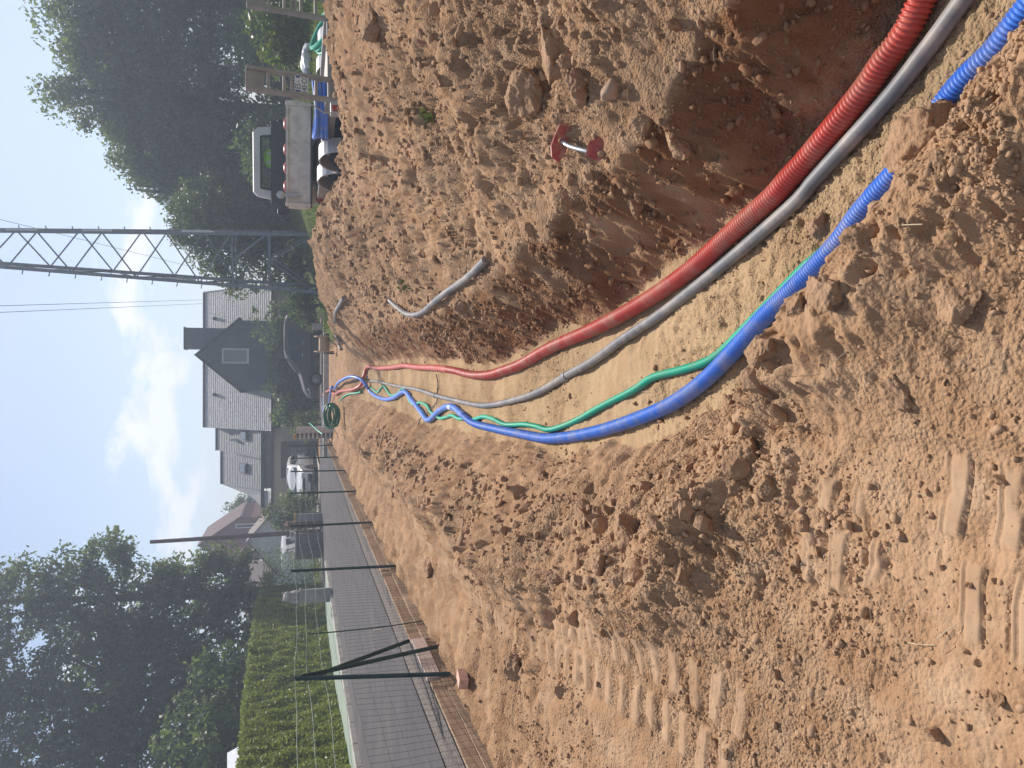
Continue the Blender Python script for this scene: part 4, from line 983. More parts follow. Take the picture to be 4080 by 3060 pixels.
ro.prism([(X0, YE, ZE - .05), (X0, YR, ZR - .05), (X0, YR, ZR), (X0, YE, ZE)], (X1 - X0, 0, 0)); ro.prism([(X0, YR, ZR - .05), (X0, 2 * YR - YE, ZE - .05), (X0, 2 * YR - YE, ZE), (X0, YR, ZR)], (X1 - X0, 0, 0))
ro.build('roof', M_SLATE2, house, world=True)
slates(house, X0, X1, (YE, ZE), (YR, ZR), 34, M_SLATE, seed=1)
x = X0
while x < X1 - .1:
    MB().tube([(x, YR, ZR + .02), (min(x + .42, X1), YR, ZR + .03)], .10, 8).build('ridge_tile', M_DARK, house, world=True, smooth=True); x += .40
MB().bar((X1 + .03, YE, ZE - .02), (X1 + .03, YR, ZR + .02), .05, .16, (0, 0, 1)).build('verge_board', M_DARK, house, world=True)
MB().tube([(X0 - .1, YE - .08, ZE - .05), (X1 + .1, YE - .08, ZE - .05)], .07, 8).build('gutter', M_DARK, house, world=True, smooth=True)
for px_, py_ in ((862, 1270), (866, 1573)):
    t = (1154 - px_) / (1154 - 815.0); X = (1530 - py_) / F * 49.3; zz = 6.15; yy_ = YE + (zz - ZE) / (ZR - ZE) * (YR - YE)
    MB().box((X, yy_ - .08, zz + .1), (.20, .25, .14)).build('roof_vent', M_DARK, house, world=True)
# dormer gable
YD = 47.9
dm = MB().prism([(-.38, YD, 2.0), (3.75, YD, 2.0), (3.75, YD, 4.5), (1.68, YD, 6.72), (-.38, YD, 4.4)], (0, 5.4, 0)).build('dormer', M_CLAD, house, world=True)
for i in range(15):
    z = 2.55 + i * .28
    hw0 = 3.75 if z < 4.5 else 3.75 - (z - 4.5) / 2.22 * 2.07; hw1 = -.38 if z < 4.4 else -.38 + (z - 4.4) / 2.32 * 2.06
    if hw0 - hw1 > .3:
        MB().prism([(hw1 + .02, YD - .018, z), (hw0 - .02, YD - .018, z), (hw0 - .02 - (.25 if z > 4.3 else 0), YD - .006, z + .272), (hw1 + .02 + (.25 if z > 4.2 else 0), YD - .006, z + .272)], (0, .03, 0)).build('cladding_board', M_CLAD, house, world=True)
for s_, a, b in ((-1, (-.52, 4.24), (1.68, 6.80)), (1, (3.90, 4.34), (1.68, 6.80))):
    MB().prism([(a[0], YD - .28, a[1]), (b[0], YD - .28, b[1]), (b[0], YD - .28, b[1] + .10), (a[0], YD - .28, a[1] + .10)], (0, 5.7, 0)).build('dormer_roof', M_DARK, house, world=True)
wn_ = MB().box((1.65, YD - .03, 4.65), (.88, .07, 1.5)).build('window', M_WHITE, house, world=True)
MB().box((1.65, YD - .075, 4.68), (.70, .02, 1.28)).build('pane', M_GLASS, house, world=True)
ch = MB(); ch.box((2.77, 50.6, 6.0), (1.28, 1.1, 3.3)); ch.build('chimney', M_CLAD, house, world=True, bevel=.01)
MB().box((2.77, 50.6, 7.70), (1.36, 1.18, .10)).build('chimney_cap', M_DARK, house, world=True)
# garage wing
wing = thing('garage', 'low garage wing with dark slate roof, skylights and beige front', 'garage', (-5, 47, 0))
XA, XB = -7.4, -2.85; ye, ze, yr, zr = 49.3, 3.25, 53.6, 6.1
MB().prism([(XB, ye + .25, -.2), (XB, ye + .25, ze), (XB, yr, zr - .15), (XB, yr + 4, ze), (XB, yr + 4, -.2)], (-6.42 - XB, 0, 0)).build('wall', M_BEIGE, wing, world=True)
MB().box((-6.9, 51.5, 1.25), (.9, 4.2, 2.7)).build('wall', M_BEIGE, wing, world=True)
for (xa, xb, top) in ((-4.35, -2.85, 6.2), (-6.5, -4.35, 5.86)):
    f = (top - ze) / (zr - ze); MB().prism([(xb, ye, ze), (xb, ye + (yr - ye) * f, top), (xb, ye + (yr - ye) * f, top - .05), (xb, ye, ze - .05)], (xa - xb, 0, 0)).build('roof', M_SLATE2, wing, world=True)
    slates(wing, xa, xb, (ye, ze), (ye + (yr - ye) * f, top), 26 if top > 6 else 24, M_SLATE2, seed=5)
    MB().box(((xa + xb) / 2, ye + (yr - ye) * f, top + .03), (xb - xa, .2, .08)).build('ridge', M_DARK, wing, world=True)
# hipped end sweeping down to the left
MB().add([(-6.5, ye, ze), (-6.5, ye + (yr - ye) * .92, 5.86), (-6.95, 50.6, 4.0), (-7.9, 48.6, 2.72), (-6.5, 48.6, 2.72)], [(0, 1, 2, 3, 4)]).build('roof', M_SLATE2, wing, world=True)
MB().box((-5.2, ye - .06, ze - .06), (4.7, .16, .20)).build('fascia', M_DARK, wing, world=True)
for px_, py_ in ((1003, 1737), (995, 1868)):
    X = (1530 - py_) / F * 47.6; zz = 4.25 if py_ < 1800 else 4.3; yy_ = ye + (zz - ze) / (zr - ze) * (yr - ye)
    rot = Matrix.Rotation(math.atan2(zr - ze, yr - ye), 3, 'X')
    MB().box((X, yy_ - .08, zz + .08), (.62, .74, .10), rot=rot).build('skylight', M_DARK, wing, world=True)
    MB().box((X, yy_ - .14, zz + .12), (.46, .54, .06), rot=rot).build('pane', mat('sky_pane', (.20, .24, .29), .08, var=.05, spec=.9), wing, world=True)
MB().box((-3.55, ye + 2.5 - .12, 5.0), (.16, .2, .4)).build('roof_vent', M_GALV, wing, world=True)
MB().bar((-4.6, ye - .02, ze + .05), (-4.45, ye + 2.2, ze + 2.5 - .9), .06, .06).build('lead_strip', M_DARK, wing, world=True)
YG = 48.5
MB().box((-4.9, YG + 1.2, 2.60), (5.5, 2.6, .16)).build('canopy_roof', M_DARK, wing, world=True)
MB().box((-4.9, YG + .2, 2.31), (5.3, .30, .42)).build('lintel', M_BEIGE, wing, world=True)
MB().box((-2.85, YG + .2, 1.0), (1.3, .28, 2.2)).build('pier', M_BEIGE, wing, world=True)
MB().box((-6.65, YG + .2, 1.0), (1.9, .28, 2.2)).build('pier', M_BEIGE, wing, world=True)
gd = MB(); gd.box((-4.6, YG + 1.6, 1.05), (2.6, .06, 2.1)); gd.build('garage_door', mat('grey_door', (.33, .30, .27), .7, var=.06), wing, world=True)
for i in range(6): MB().box((-4.6, YG + 1.555, .2 + .36 * i), (2.5, .03, .33)).build('door_panel', MATS['grey_door'], wing, world=True)
# ------------------------------------------------------------------ red-brown house behind the pole
M_RB = mat('redbrown_boards', (.135, .050, .045), .8, var=.12, vscale=4)
rbh = thing('house', 'red-brown clad gable house behind the utility pole', 'house', (-12.5, 66, 0))
ZZ = 62
poly = [at(800, 2165, ZZ), at(955, 2066, ZZ), at(1060, 2064, ZZ)]
yb_ = poly[1].y; A, B_, C_ = poly
gp_ = [(B_.x, 66, -.1), (B_.x, 66, B_.z), (A.x, 66, A.z), (2 * A.x - B_.x, 66, B_.z), (2 * A.x - B_.x, 66, -.1)]
MB().prism(gp_, (0, 8, 0)).build('wall', M_RB, rbh, world=True)
for s_, e in ((1, B_), (-1, Vector((2 * A.x - B_.x, 0, B_.z)))):
    d = Vector((e.x - A.x, 0, e.z - A.z)) * 1.08
    MB().prism([(A.x, 65.75, A.z + .02), (A.x + d.x, 65.75, A.z + d.z + .02), (A.x + d.x, 65.75, A.z + d.z + .20), (A.x, 65.75, A.z + .20)], (0, 8.4, 0)).build('roof', mat('redbrown_roof', (.11, .055, .05), .8, var=.15), rbh, world=True)
for i in range(20):
    z = .6 + i * .36; xr_ = B_.x if z < B_.z else B_.x + (A.x - B_.x) * (z - B_.z) / (A.z - B_.z)
    if z < A.z - .5: MB().box(((xr_ + 2 * A.x - xr_) / 2, 65.985, z), (abs(2 * (A.x - xr_)) - .1, .03, .345)).build('board', M_RB, rbh, world=True)
wv = at(978, 2098, ZZ); MB().box((wv.x, 65.93, wv.z), (.34, .07, 1.55)).build('window', M_WHITE, rbh, world=True); MB().box((wv.x, 65.885, wv.z), (.22, .02, 1.42)).build('pane', M_GLASS, rbh, world=True)
lh = thing('shed', 'low building with brown tiled roof left of the red-brown house', 'shed', (-15.5, 60, 0))
MB().prism([(-13.2, 58, 2.9), (-13.2, 60.5, 4.5), (-13.2, 63, 2.9), (-13.2, 63, -.1), (-13.2, 58, -.1)], (-6, 0, 0)).build('wall', M_WHITE, lh, world=True)
MB().prism([(-12.9, 57.6, 2.75), (-12.9, 60.5, 4.62), (-12.9, 60.5, 4.72), (-12.9, 57.6, 2.85)], (-6.6, 0, 0)).build('roof', mat('brown_tiles', (.20, .155, .135), .85, var=.2, vscale=12, bump=.02, bscale=20), lh, world=True)
lh = thing('shed', 'small outbuilding with brown roof between garage and red-brown house', 'shed', (-9.6, 56, 0))
MB().prism([(-8.6, 54.5, 2.6), (-10.6, 54.5, 4.3), (-12.6, 54.5, 2.6), (-12.6, 54.5, -.1), (-8.6, 54.5, -.1)], (0, 4, 0)).build('wall', mat('pale_render', (.55, .56, .57), .9), lh, world=True)
for s_ in (-1, 1): MB().prism([(-10.6, 54.3, 4.32), (-10.6 + s_ * 2.3, 54.3, 2.37), (-10.6 + s_ * 2.3, 54.3, 2.47), (-10.6, 54.3, 4.42)], (0, 4.4, 0)).build('roof', MATS['brown_tiles'], lh, world=True)

# ------------------------------------------------------------------ utility pole, stone wall, pillars
pb_ = at(1282, 2116, 39.5); M_POLE = mat('pole_wood', (.15, .095, .08), .9, var=.2, vscale=8, bump=.01, bscale=20)
pole = thing('utility_pole', 'brown wooden utility pole beside the ragged tall tree', 'pole', (pb_.x, pb_.y, 0))
MB().tube([(0, 0, -.2), (-.05, 0, 4), (-.10, 0, 8.1)], .11, 12, True, [.125, .11, .09]).build('shaft', M_POLE, pole, smooth=True)
MB().box((0.02, -.15, 1.5), (.05, .03, .8)).build('cable_guard', M_DARK, pole)
M_STW = [mat('wall_stone_%d' % i, c, .9, var=.15, vscale=6, bump=.008, bscale=25) for i, c in enumerate(((.22, .195, .17), (.26, .22, .18), (.18, .17, .155)))]
sw = thing('stone_wall', 'low wall of dark squared stones at the street corner', 'wall', (-7.85, 38.6, .04))
r_ = random.Random(4); z = 0.0
for row in range(5):
    x = -.62; 
    while x < .62:
        wd = min(r_.uniform(.22, .42), .62 - x)
        if .62 - (x + wd) < .12: wd = .62 - x
        MB().box((x + wd / 2, 0 + r_.uniform(-.012, .012), z + .125), (wd - .018, .34, .235)).build('stone', M_STW[r_.randrange(3)], sw, bevel=.014); x += wd
    z += .25
MB().box((0, .02, .63), (1.2, .28, 1.24)).build('mortar', mat('mortar', (.22, .20, .18), .95), sw)
MB().box((0, 0, 1.285), (1.32, .42, .06)).build('coping', M_CONC, sw, bevel=.01)
gpil = at(1283, 2086, 38.2)
gp2 = thing('gate_pillar', 'red-brown gate pillar between stone wall and grey cabinet', 'pillar', (gpil.x, gpil.y, .04))
for i in range(9): MB().box((0, 0, .09 + .178 * i), (.33, .33, .170)).build('block', mat('brown_block', (.19, .105, .075), .9, var=.15, vscale=6), gp2, bevel=.008)
MB().lathe([(.25, 1.60), (.25, 1.66), (.05, 1.84)], (0, 0, 0), 4).build('cap', MATS['brown_block'], gp2)
cab = at(1283, 2058, 38); cb_ = thing('cabinet', 'grey meter cabinet with a yellow cap next to the gate pillar', 'cabinet', (cab.x, cab.y, .04))
MB().box((0, 0, .62), (.36, .24, 1.24)).build('housing', mat('cabinet_grey', (.27, .26, .27), .7, var=.06), cb_, bevel=.01)
MB().box((0, -.125, .66), (.30, .012, 1.05)).build('door', MATS['cabinet_grey'], cb_)
MB().box((0, 0, 1.28), (.40, .28, .07)).build('cap', mat('yellow_cap', (.62, .36, .05), .6), cb_, bevel=.01)
mbx = at(1175, 2133, 38.2); mo = thing('letter_box', 'white letter box on the stone wall by the pole', 'letter box', (mbx.x, mbx.y, 1.35))
MB().box((0, 0, .12), (.42, .22, .24)).build('box', M_WHITE, mo, bevel=.01)
for i in range(4): MB().box((.08, -.115, .05 + .045 * i), (.22, .012, .018)).build('slot', M_DARK, mo)
# light brick pillar at the far fence end
bpz = hit(1292, 1714); bpl = thing('brick_pillar', 'light brick pillar with orange cap at the far end of the fence', 'pillar', (-1.88, 30.6, -.02))
M_LB = mat('light_brick', (.66, .56, .48), .9, var=.14, vscale=9, bump=.004, bscale=50)
for i in range(17):
    for j in (0, 1): MB().box(((-.115 if j else .115) * (1 if i % 2 else .55) , 0, .04 + .08 * i), ((.22 if i % 2 else (.33 if not j else .10)) , .34, .072)).build('brick', M_LB, bpl)
MB().box((0, .01, .68), (.40, .30, 1.36)).build('mortar', MATS['mortar'], bpl)
MB().box((-.14, 0, 1.42), (.2, .3, .10)).build('cap', mat('orange_cap', (.60, .25, .05), .6), bpl, bevel=.01)
# carved stone post at the hedge
sp_ = at(1322, 2368, 27.2); M_ST = mat('pale_stone', (.44, .41, .36), .9, var=.12, vscale=6, bump=.006, bscale=30)
cp = thing('carved_post', 'pale stone gatepost topped by a carved animal figure before the hedge', 'gatepost', (sp_.x, sp_.y, float(road_z(sp_.y)) + .06), R(12))
MB().box((0, 0, .50), (.48, .46, 1.02)).build('shaft', M_ST, cp, bevel=.015)
MB().box((0, 0, 1.04), (.54, .52, .07)).build('ledge', M_ST, cp, bevel=.012)
fig = MB()
fig.lathe([(.20, 1.07), (.245, 1.14), (.235, 1.25), (.20, 1.36), (.155, 1.44)], (0, .03, 0), 18); fig.lathe([(.09, 1.36), (.165, 1.42), (.18, 1.50), (.14, 1.58), (.06, 1.62)], (.03, -.07, 0), 16)
for s_ in (-1, 1):
    fig.tube([(s_ * .13, -.12, 1.32), (s_ * .15, -.22, 1.18), (s_ * .14, -.25, 1.09)], .055, 8); fig.lathe([(.02, 1.56), (.05, 1.60), (.02, 1.67)], (.03 + s_ * .12, -.04, 0), 8)
fig.tube([(.03, -.2, 1.48), (.03, -.27, 1.46)], .06, 8); fo = fig.build('carved_figure', M_ST, cp, smooth=True)
# white canopy behind the hedge
wc = thing('canopy_tent', 'white canopy roof showing above the hedge at the picture edge', 'tent', (-12.5, 22.2, .2))
a_, b_, c_, d_ = at(962, 2968, 22), at(962, 3140, 22), at(905, 3000, 23), at(905, 3140, 23)
MB().add([a_, b_, d_, c_, a_ + Vector((0, .04, -.25)), b_ + Vector((0, .04, -.25)), at(962, 3000, 25), at(962, 3140, 25)], [(0, 1, 2, 3), (4, 5, 1, 0), (3, 2, 7, 6)]).build('roof', mat('white_canvas', (.78, .78, .80), .7, var=.05), wc, world=True)
for q in (a_, b_): MB().cyl((q.x - .05, q.y + .1, 0.1), (q.x - .05, q.y + .1, q.z - .02), .025, 8).build('leg', M_GALV, wc, world=True)

# ------------------------------------------------------------------ steel lattice pylon
M_STEEL = mat('pylon_steel', (.18, .195, .235), .6, .3, var=.15, vscale=6)
M_ALU = mat('pale_plate', (.55, .56, .58), .5, var=.1)
py = thing('pylon', 'steel lattice power pylon rising behind the spoil heap', 'pylon', (5.45, 35.2, .55), R(-13))
HT = 20.0
def leg_at(sx, sy, z): s_ = 1.22 - (1.22 - .62) * z / 13.4; s_ = max(s_, .34); return Vector((sx * s_, sy * s_, z))
for sx in (-1, 1):
    for sy in (-1, 1):
        MB().bar(leg_at(sx, sy, -.6), leg_at(sx, sy, HT), .13, .13, (0, 1, 0)).build('leg', M_STEEL, py)
faces = [((-1, -1), (1, -1)), ((1, -1), (1, 1)), ((1, 1), (-1, 1)), ((-1, 1), (-1, -1))]
zl = [0.15, 1.9, 3.35]
for fi, (a, b) in enumerate(faces):
    for z in (1.9, 3.35): MB().bar(leg_at(*a, z), leg_at(*b, z), .10, .07).build('cross_bar', M_STEEL, py)
    for (za, zb) in ((.0, 1.85), (1.95, 3.3)):
        MB().bar(leg_at(*a, za), (leg_at(*a, zb) + leg_at(*b, zb)) / 2, .06, .05).build('brace', M_STEEL, py); MB().bar(leg_at(*b, za), (leg_at(*a, zb) + leg_at(*b, zb)) / 2, .06, .05).build('brace', M_STEEL, py)
    z = 3.4; f = fi % 2; hgt = 1.25
    while z < HT - 1:
        p, q = (a, b) if f else (b, a); MB().bar(leg_at(*p, z), leg_at(*q, z + hgt), .055, .045, (0, 1, .1)).build('brace', M_STEEL, py); z += hgt; hgt = max(.85, hgt * .985); f = 1 - f
for sx, sy in ((-1, -1), (-1, 1), (1, -1)):
    z = 3.6
    while z < HT - .5:
        p = leg_at(sx, sy, z); MB().bar(p, p + Vector((sx * .24, 0, .06)), .03, .035).build('step_bolt', M_STEEL, py); z += .95
for z, sx in ((4.2, 1), (7.9, 1), (10.6, 1), (12.4, 1)):
    p = leg_at(sx, -1, z) + Vector((.09, -.06, 0)); MB().bar(p, leg_at(sx, -1, z + 1.1) + Vector((.09, -.06, 0)), .10, .03, (0, 1, 0)).build('guard_plate', M_ALU, py)
for z, sx in ((5.0, -1), (9.0, -1)):
    p = leg_at(sx, 1, z) + Vector((-.08, -.2, 0)); MB().bar(p, leg_at(sx, 1, z + 1.4) + Vector((-.08, -.2, 0)), .07, .03, (0, 1, 0)).build('guard_plate', M_ALU, py)
MB().box((0, 0, -.62), (3.0, 3.0, .3)).build('concrete_base', M_CONC, py, bevel=.02)
M_CAB = mat('overhead_wire', (.06, .065, .08), .6, var=.05)
def wire(lb, a, b, r=.011):
    d = (b - a); e = b + d * .8; t = thing('overhead_wire', lb, 'wire'); n_ = 30; P = []
    for i in range(n_ + 1):
        f = i / n_; P.append(a.lerp(e, f) - Vector((0, 0, .25 * math.sin(math.pi * f))))
    MB().tube(P, r, 5).build('strand', M_CAB, t)
wire('right strand of the two overhead wires above the slate house', at(822, 1194, 64), at(0, 1217, 34), .014)
wire('left strand of the two overhead wires above the slate house', at(822, 1209, 64), at(0, 1243, 34), .014)
wire('overhead wire passing behind the pylon lattice', at(850, 1085, 70), at(0, 879, 36), .013)
# ------------------------------------------------------------------ vehicles
M_TYRE = mat('tyre', (.02, .02, .021), .85, var=.15, bump=.002)
M_RIM = mat('alloy', (.55, .56, .58), .35, .8, var=.05)
M_GLS = mat('car_glass', (.012, .014, .018), .05, var=.1, spec=.8)
M_LAMP = mat('lamp_glass', (.62, .64, .66), .12, var=.1, spec=.8)
M_RLAMP = mat('red_lamp', (.35, .02, .02), .25, var=.1)
def wheel(parent, x, y, r, wd, spokes=9):
    s_ = 1 if y > 0 else -1
    wl = bpy.data.objects.new('wheel', None); COL.objects.link(wl); wl.parent = parent; wl.location = (x, y, r)
    MB().lathe([(r * .62, -wd / 2), (r * .93, -wd / 2), (r, -wd * .36), (r, wd * .36), (r * .93, wd / 2), (r * .62, wd / 2)], (0, 0, 0), 28, 'Y').build('tyre', M_TYRE, wl, smooth=True)
    rm = MB(); rm.lathe([(r * .60, s_ * wd * .20), (r * .64, s_ * wd * .52), (r * .60, s_ * wd * .50)], (0, 0, 0), 24, 'Y'); rm.lathe([(r * .16, s_ * wd * .2), (r * .14, s_ * wd * .5), (r * .05, s_ * wd * .53)], (0, 0, 0), 12, 'Y')
    for k in range(spokes):
        a = 2 * math.pi * k / spokes; rm.bar((r * .12 * math.cos(a), s_ * wd * .46, r * .12 * math.sin(a)), (r * .61 * math.cos(a), s_ * wd * .46, r * .61 * math.sin(a)), r * .14, wd * .08, (0, 1, 0))
    rm.build('rim', M_RIM, wl, smooth=True)
def make_car(name, label, loc, rz, L, W, prof, belt, paint, wheels, wr, sidewins, tumble=.20, zb=.24, lights=True, front_wind=None, group=None, grille=None):
    """prof: (x, ztop) from rear to front; local +x is forward"""
    t = thing(name, label, 'car', loc, rz, group)
    px_ = [p[0] for p in prof]; pz = [p[1] for p in prof]
    def zt(x): return float(np.interp(x, px_, pz))
    def hw(x):
        e = abs(2 * x / L); return W / 2 * (1 - .10 * max(0, (e - .72) / .28) ** 2)
    def sy(x, z):
        top = zt(x); h_ = hw(x)
        if z <= belt: v = h_ * (1 - .05 * ((z - .65) / .5) ** 2)
        else: v = h_ * (1 - .05 * ((belt - .65) / .5) ** 2) - tumble * (z - belt) / max(.5, max(pz) - belt) * W / 2
        d = top - z
        if d < .05: v -= .05 * (1 - max(d, 0) / .05) ** 2
        return v
    xs = sorted(set(list(np.linspace(-L / 2, L / 2, 33)) + px_)); rings = []; V = []; n_ = 13
    for x in xs:
        top = zt(x); lo = zb + .10 * max(0, abs(2 * x / L) - .85) / .15
        for i in range(n_):
            f = i / (n_ - 1)
            if f < .82: z = lo + (top - lo) * (f / .82) ** .9; V.append((x, sy(x, z), z))
            else: g = (f - .82) / .18; V.append((x, sy(x, top) * (1 - g), top + .035 * math.sin(g * 1.57)))
    V += [(x, -y, z) for x, y, z in V]; N = len(xs) * n_; Fc = []
    for s_ in (0, N):
        for i in range(len(xs) - 1):
            for j in range(n_ - 1):
                q = (s_ + i * n_ + j, s_ + (i + 1) * n_ + j, s_ + (i + 1) * n_ + j + 1, s_ + i * n_ + j + 1); Fc.append(q if s_ == 0 else q[::-1])
    for e in (0, len(xs) - 1):
        Fc.append(tuple(e * n_ + j for j in range(n_)) + tuple(N + e * n_ + j for j in range(n_ - 1, -1, -1)))
    for i in range(len(xs) - 1): Fc.append((i * n_, N + i * n_, N + (i + 1) * n_, (i + 1) * n_))
    mb = MB(); mb.add(V, Fc); body = mb.build('body', paint, t, smooth=True)
    for poly in sidewins:
        for s_ in (-1, 1):
            P = [Vector((x, s_ * (sy(x, z) + .006), z)) for x, z in poly]; w_ = MB().prism(P, (0, -s_ * .02, 0)).build('side_window', M_GLS, t)
    if front_wind:
        (xa, xb) = front_wind; za, zb_ = zt(xa), zt(xb)
        for nm, f in (('windscreen', 1),):
            P = []
            for x, y in ((xa + .04, sy(xa, za) * .93), (xb - .05, sy(xb, zb_) * .96)): P += [(x, y, zt(x) + .035), (x, -y, zt(x) + .035)]
            xm = (xa + xb) / 2
            MB().add([P[0], P[1], P[3], P[2]], [(0, 1, 2, 3)]).build(nm, M_GLS, t)
    for wx_ in wheels:
        for s_ in (-1, 1):
            y = s_ * (hw(wx_) - .075); wheel(t, wx_, y, wr, .2)
            ar = MB(); n2 = 18; P = []
            for k in range(n2 + 1): a = math.pi * k / n2 * 1.16 - .25; P.append((wx_ + (wr + .065) * math.cos(a), s_ * (hw(wx_) - .018), wr + (wr + .065) * math.sin(a)))
            ar.prism(P, (0, s_ * .022, 0)).build('wheel_arch', M_BLACK, t)
    if lights:
        for s_ in (-1, 1):
            xf = L / 2
            zz = zt(xf - .2) - .06
            P = [Vector((x, s_ * (sy(x, z) + .008), z)) for x, z in ((xf - .42, zz + .03), (xf - .12, zz - .02), (xf - .10, zz - .14), (xf - .40, zz - .08))]
            MB().prism(P, (0, -s_ * .03, 0)).build('headlight', M_LAMP, t)
            xr_ = -L / 2; P = [Vector((x, s_ * (sy(x, z) + .008), z)) for x, z in ((xr_ + .02, 1.0), (xr_ + .10, 1.0), (xr_ + .10, .68), (xr_ + .02, .68))]
            MB().prism(P, (0, -s_ * .03, 0)).build('tail_light', M_RLAMP, t)
            # mirror
            xm = front_wind[1] - .25 if front_wind else .6
            MB().box((xm, s_ * (sy(xm, belt + .06) + .11), belt + .08), (.13, .18, .14)).build('mirror', paint, t, bevel=.03)
    return t, sy, zt, hw
M_GREYP = mat('grey_car_paint', (.105, .098, .100), .55, .0, var=.05, spec=.2, coat=.0, dirt=(.14, .12, .11), dirtamt=.25, dscale=1.5)
cg_ = at(1281, 1420, 38.3)
car, sy, zt, hw = make_car('parked_car', 'dark grey family van parked sideways behind the wooden cable drum', (cg_.x, cg_.y, .055), math.pi + R(4), 4.15, 1.8,
    [(-2.075, .62), (-2.07, 1.05), (-2.02, 1.52), (-1.93, 1.70), (-1.5, 1.79), (-.3, 1.80), (.12, 1.70), (.42, 1.50), (.95, 1.08), (1.25, 1.0), (1.75, .86), (1.98, .70), (2.07, .52)], 1.02, M_GREYP, (-1.32, 1.20), .315,
    [[(-1.88, 1.10), (-1.86, 1.48), (-1.70, 1.60), (-.50, 1.60), (-.42, 1.52), (-.42, 1.10), (-.6, 1.04), (-1.75, 1.04)], [(-.26, 1.06), (-.26, 1.52), (-.12, 1.57), (.20, 1.46), (.52, 1.14), (.44, 1.06)], [(.56, 1.05), (.56, 1.16), (.78, 1.06)]], front_wind=(.12, .95))
for s_ in (-1, 1):
    MB().bar((-1.75, s_ * (sy(-1.5, 1.74) - .04), 1.84), (-.15, s_ * (sy(-.2, 1.74) - .04), 1.83), .035, .035).build('roof_rail', M_GREYP, car)
    for x in (-.55, .02): MB().box((x, s_ * (sy(x, .92) + .02), .94), (.16, .03, .03)).build('door_handle', M_RIM, car, bevel=.005)
    MB().bar((-1.0, s_ * (sy(-1, .55) + .008), .52), (.85, s_ * (sy(.8, .55) + .008), .52), .02, .07).build('sill_trim', M_BLACK, car)
    for xs_ in (-.36, .62): MB().bar((xs_, s_ * (sy(xs_, .4) + .001), .34), (xs_, s_ * (sy(xs_, 1.0) + .001), 1.02), .012, .012, (0, 1, 0)).build('door_gap', M_BLACK, car)
M_WHITEP = mat('white_car_paint', (.74, .74, .74), .25, 0, var=.03, coat=.5)
cw = at(1258, 1893, 46.0)
suv, sy2, zt2, hw2 = make_car('parked_car', 'white compact SUV parked in front of the garage', (cw.x + .15, 46.0, .06), R(-90) - R(10), 4.2, 1.80,
    [(-2.1, .7), (-2.06, 1.1), (-1.9, 1.45), (-1.6, 1.62), (-.6, 1.68), (.1, 1.66), (.45, 1.50), (.95, 1.10), (1.3, 1.05), (1.8, .96), (2.02, .84), (2.1, .55)], 1.04, M_WHITEP, (-1.28, 1.30), .34,
    [[(-1.7, 1.12), (-1.55, 1.45), (-.65, 1.52), (-.60, 1.10)], [(-.52, 1.10), (-.55, 1.52), (.10, 1.50), (.62, 1.12)]], front_wind=(.12, .92))
for z, h_, nm, mt_, wd in ((.78, .13, 'grille', M_BLACK, .95), (.45, .26, 'bumper_intake', M_BLACK, 1.45)):
    MB().box((2.085, 0, z), (.07, wd, h_)).build(nm, mt_, suv, bevel=.02)
for s_ in (-1, 1):
    MB().box((1.99, s_ * .62, .82), (.14, .32, .17)).build('headlight', M_LAMP, suv, bevel=.03, seg=3); MB().box((2.04, s_ * .60, .52), (.10, .22, .12)).build('fog_lamp', M_GREYP, suv, bevel=.02)
MB().box((2.135, 0, .50), (.02, .5, .11)).build('number_plate', M_WHITE, suv)
MB().lathe([(.05, 0), (.045, .012)], (2.12, 0, .86), 12, 'X').build('badge', M_RIM, suv)
# white car mostly hidden by the hedge end
wv_ = at(1200, 2180, 47)
make_car('parked_car', 'white car beyond the hedge end next to the letter box', (wv_.x, wv_.y, .04), R(75), 4.4, 1.85,
    [(-2.2, .8), (-2.1, 1.6), (-1.9, 1.95), (-.5, 2.05), (.5, 2.0), (.95, 1.75), (1.5, 1.22), (2.0, 1.05), (2.2, .7)], 1.2, M_WHITEP, (-1.35, 1.3), .34, [[(-.1, 1.25), (-.1, 1.75), (.55, 1.72), (1.15, 1.25)], [(-1.8, 1.25), (-1.8, 1.75), (-.3, 1.78), (-.3, 1.25)]], front_wind=(.95, 1.5))

# ------------------------------------------------------------------ flatbed truck seen from behind
M_TRW = mat('truck_white', (.66, .655, .63), .5, var=.04, vscale=2, dirt=(.40, .35, .30), dirtamt=.35, dscale=3)
M_TAIL = mat('tailgate_paint', (.74, .66, .57), .6, var=.06, vscale=2, dirt=(.26, .22, .18), dirtamt=.45, dscale=6)
M_HEAD = mat('headboard_grey', (.060, .062, .066), .6, var=.1)
tp = at(1240, 622, 15.6)
TZ = .30
TRZ = R(-12); tk = thing('flatbed_truck', 'white flatbed truck seen from behind over the spoil heap', 'truck', (tp.x, tp.y, TZ), TRZ)
def on_tk(x, y, z): v = Matrix.Rotation(TRZ, 3, 'Z') @ Vector((x, y, z)); return Vector((tp.x + v.x, tp.y + v.y, TZ + v.z))
MB().box((0, 0.02, 1.11), (2.06, .045, .44)).build('tailgate', M_TAIL, tk, bevel=.012)
tr_ = MB(); tr_.bar((-1.03, -.01, 1.35), (1.03, -.01, 1.35), .05, .05); tr_.build('tailgate_rail', M_TAIL, tk)
for x in (-.98, .98): MB().box((x, .0, 1.13), (.07, .08, .50)).build('corner_post', M_TAIL, tk, bevel=.01)
for x in (-1.03, 1.03): MB().box((x, 1.62, 1.10), (.04, 3.1, .42)).build('side_board', M_TAIL, tk, bevel=.01)
MB().box((0, 1.62, .885), (2.05, 3.2, .07)).build('deck', M_HEAD, tk)
MB().box((0, 3.22, 1.30), (1.92, .06, .86)).build('headboard', M_HEAD, tk, bevel=.01)
MB().box((0, 2.2, .66), (.85, 4.6, .22)).build('chassis', M_BLACK, tk)
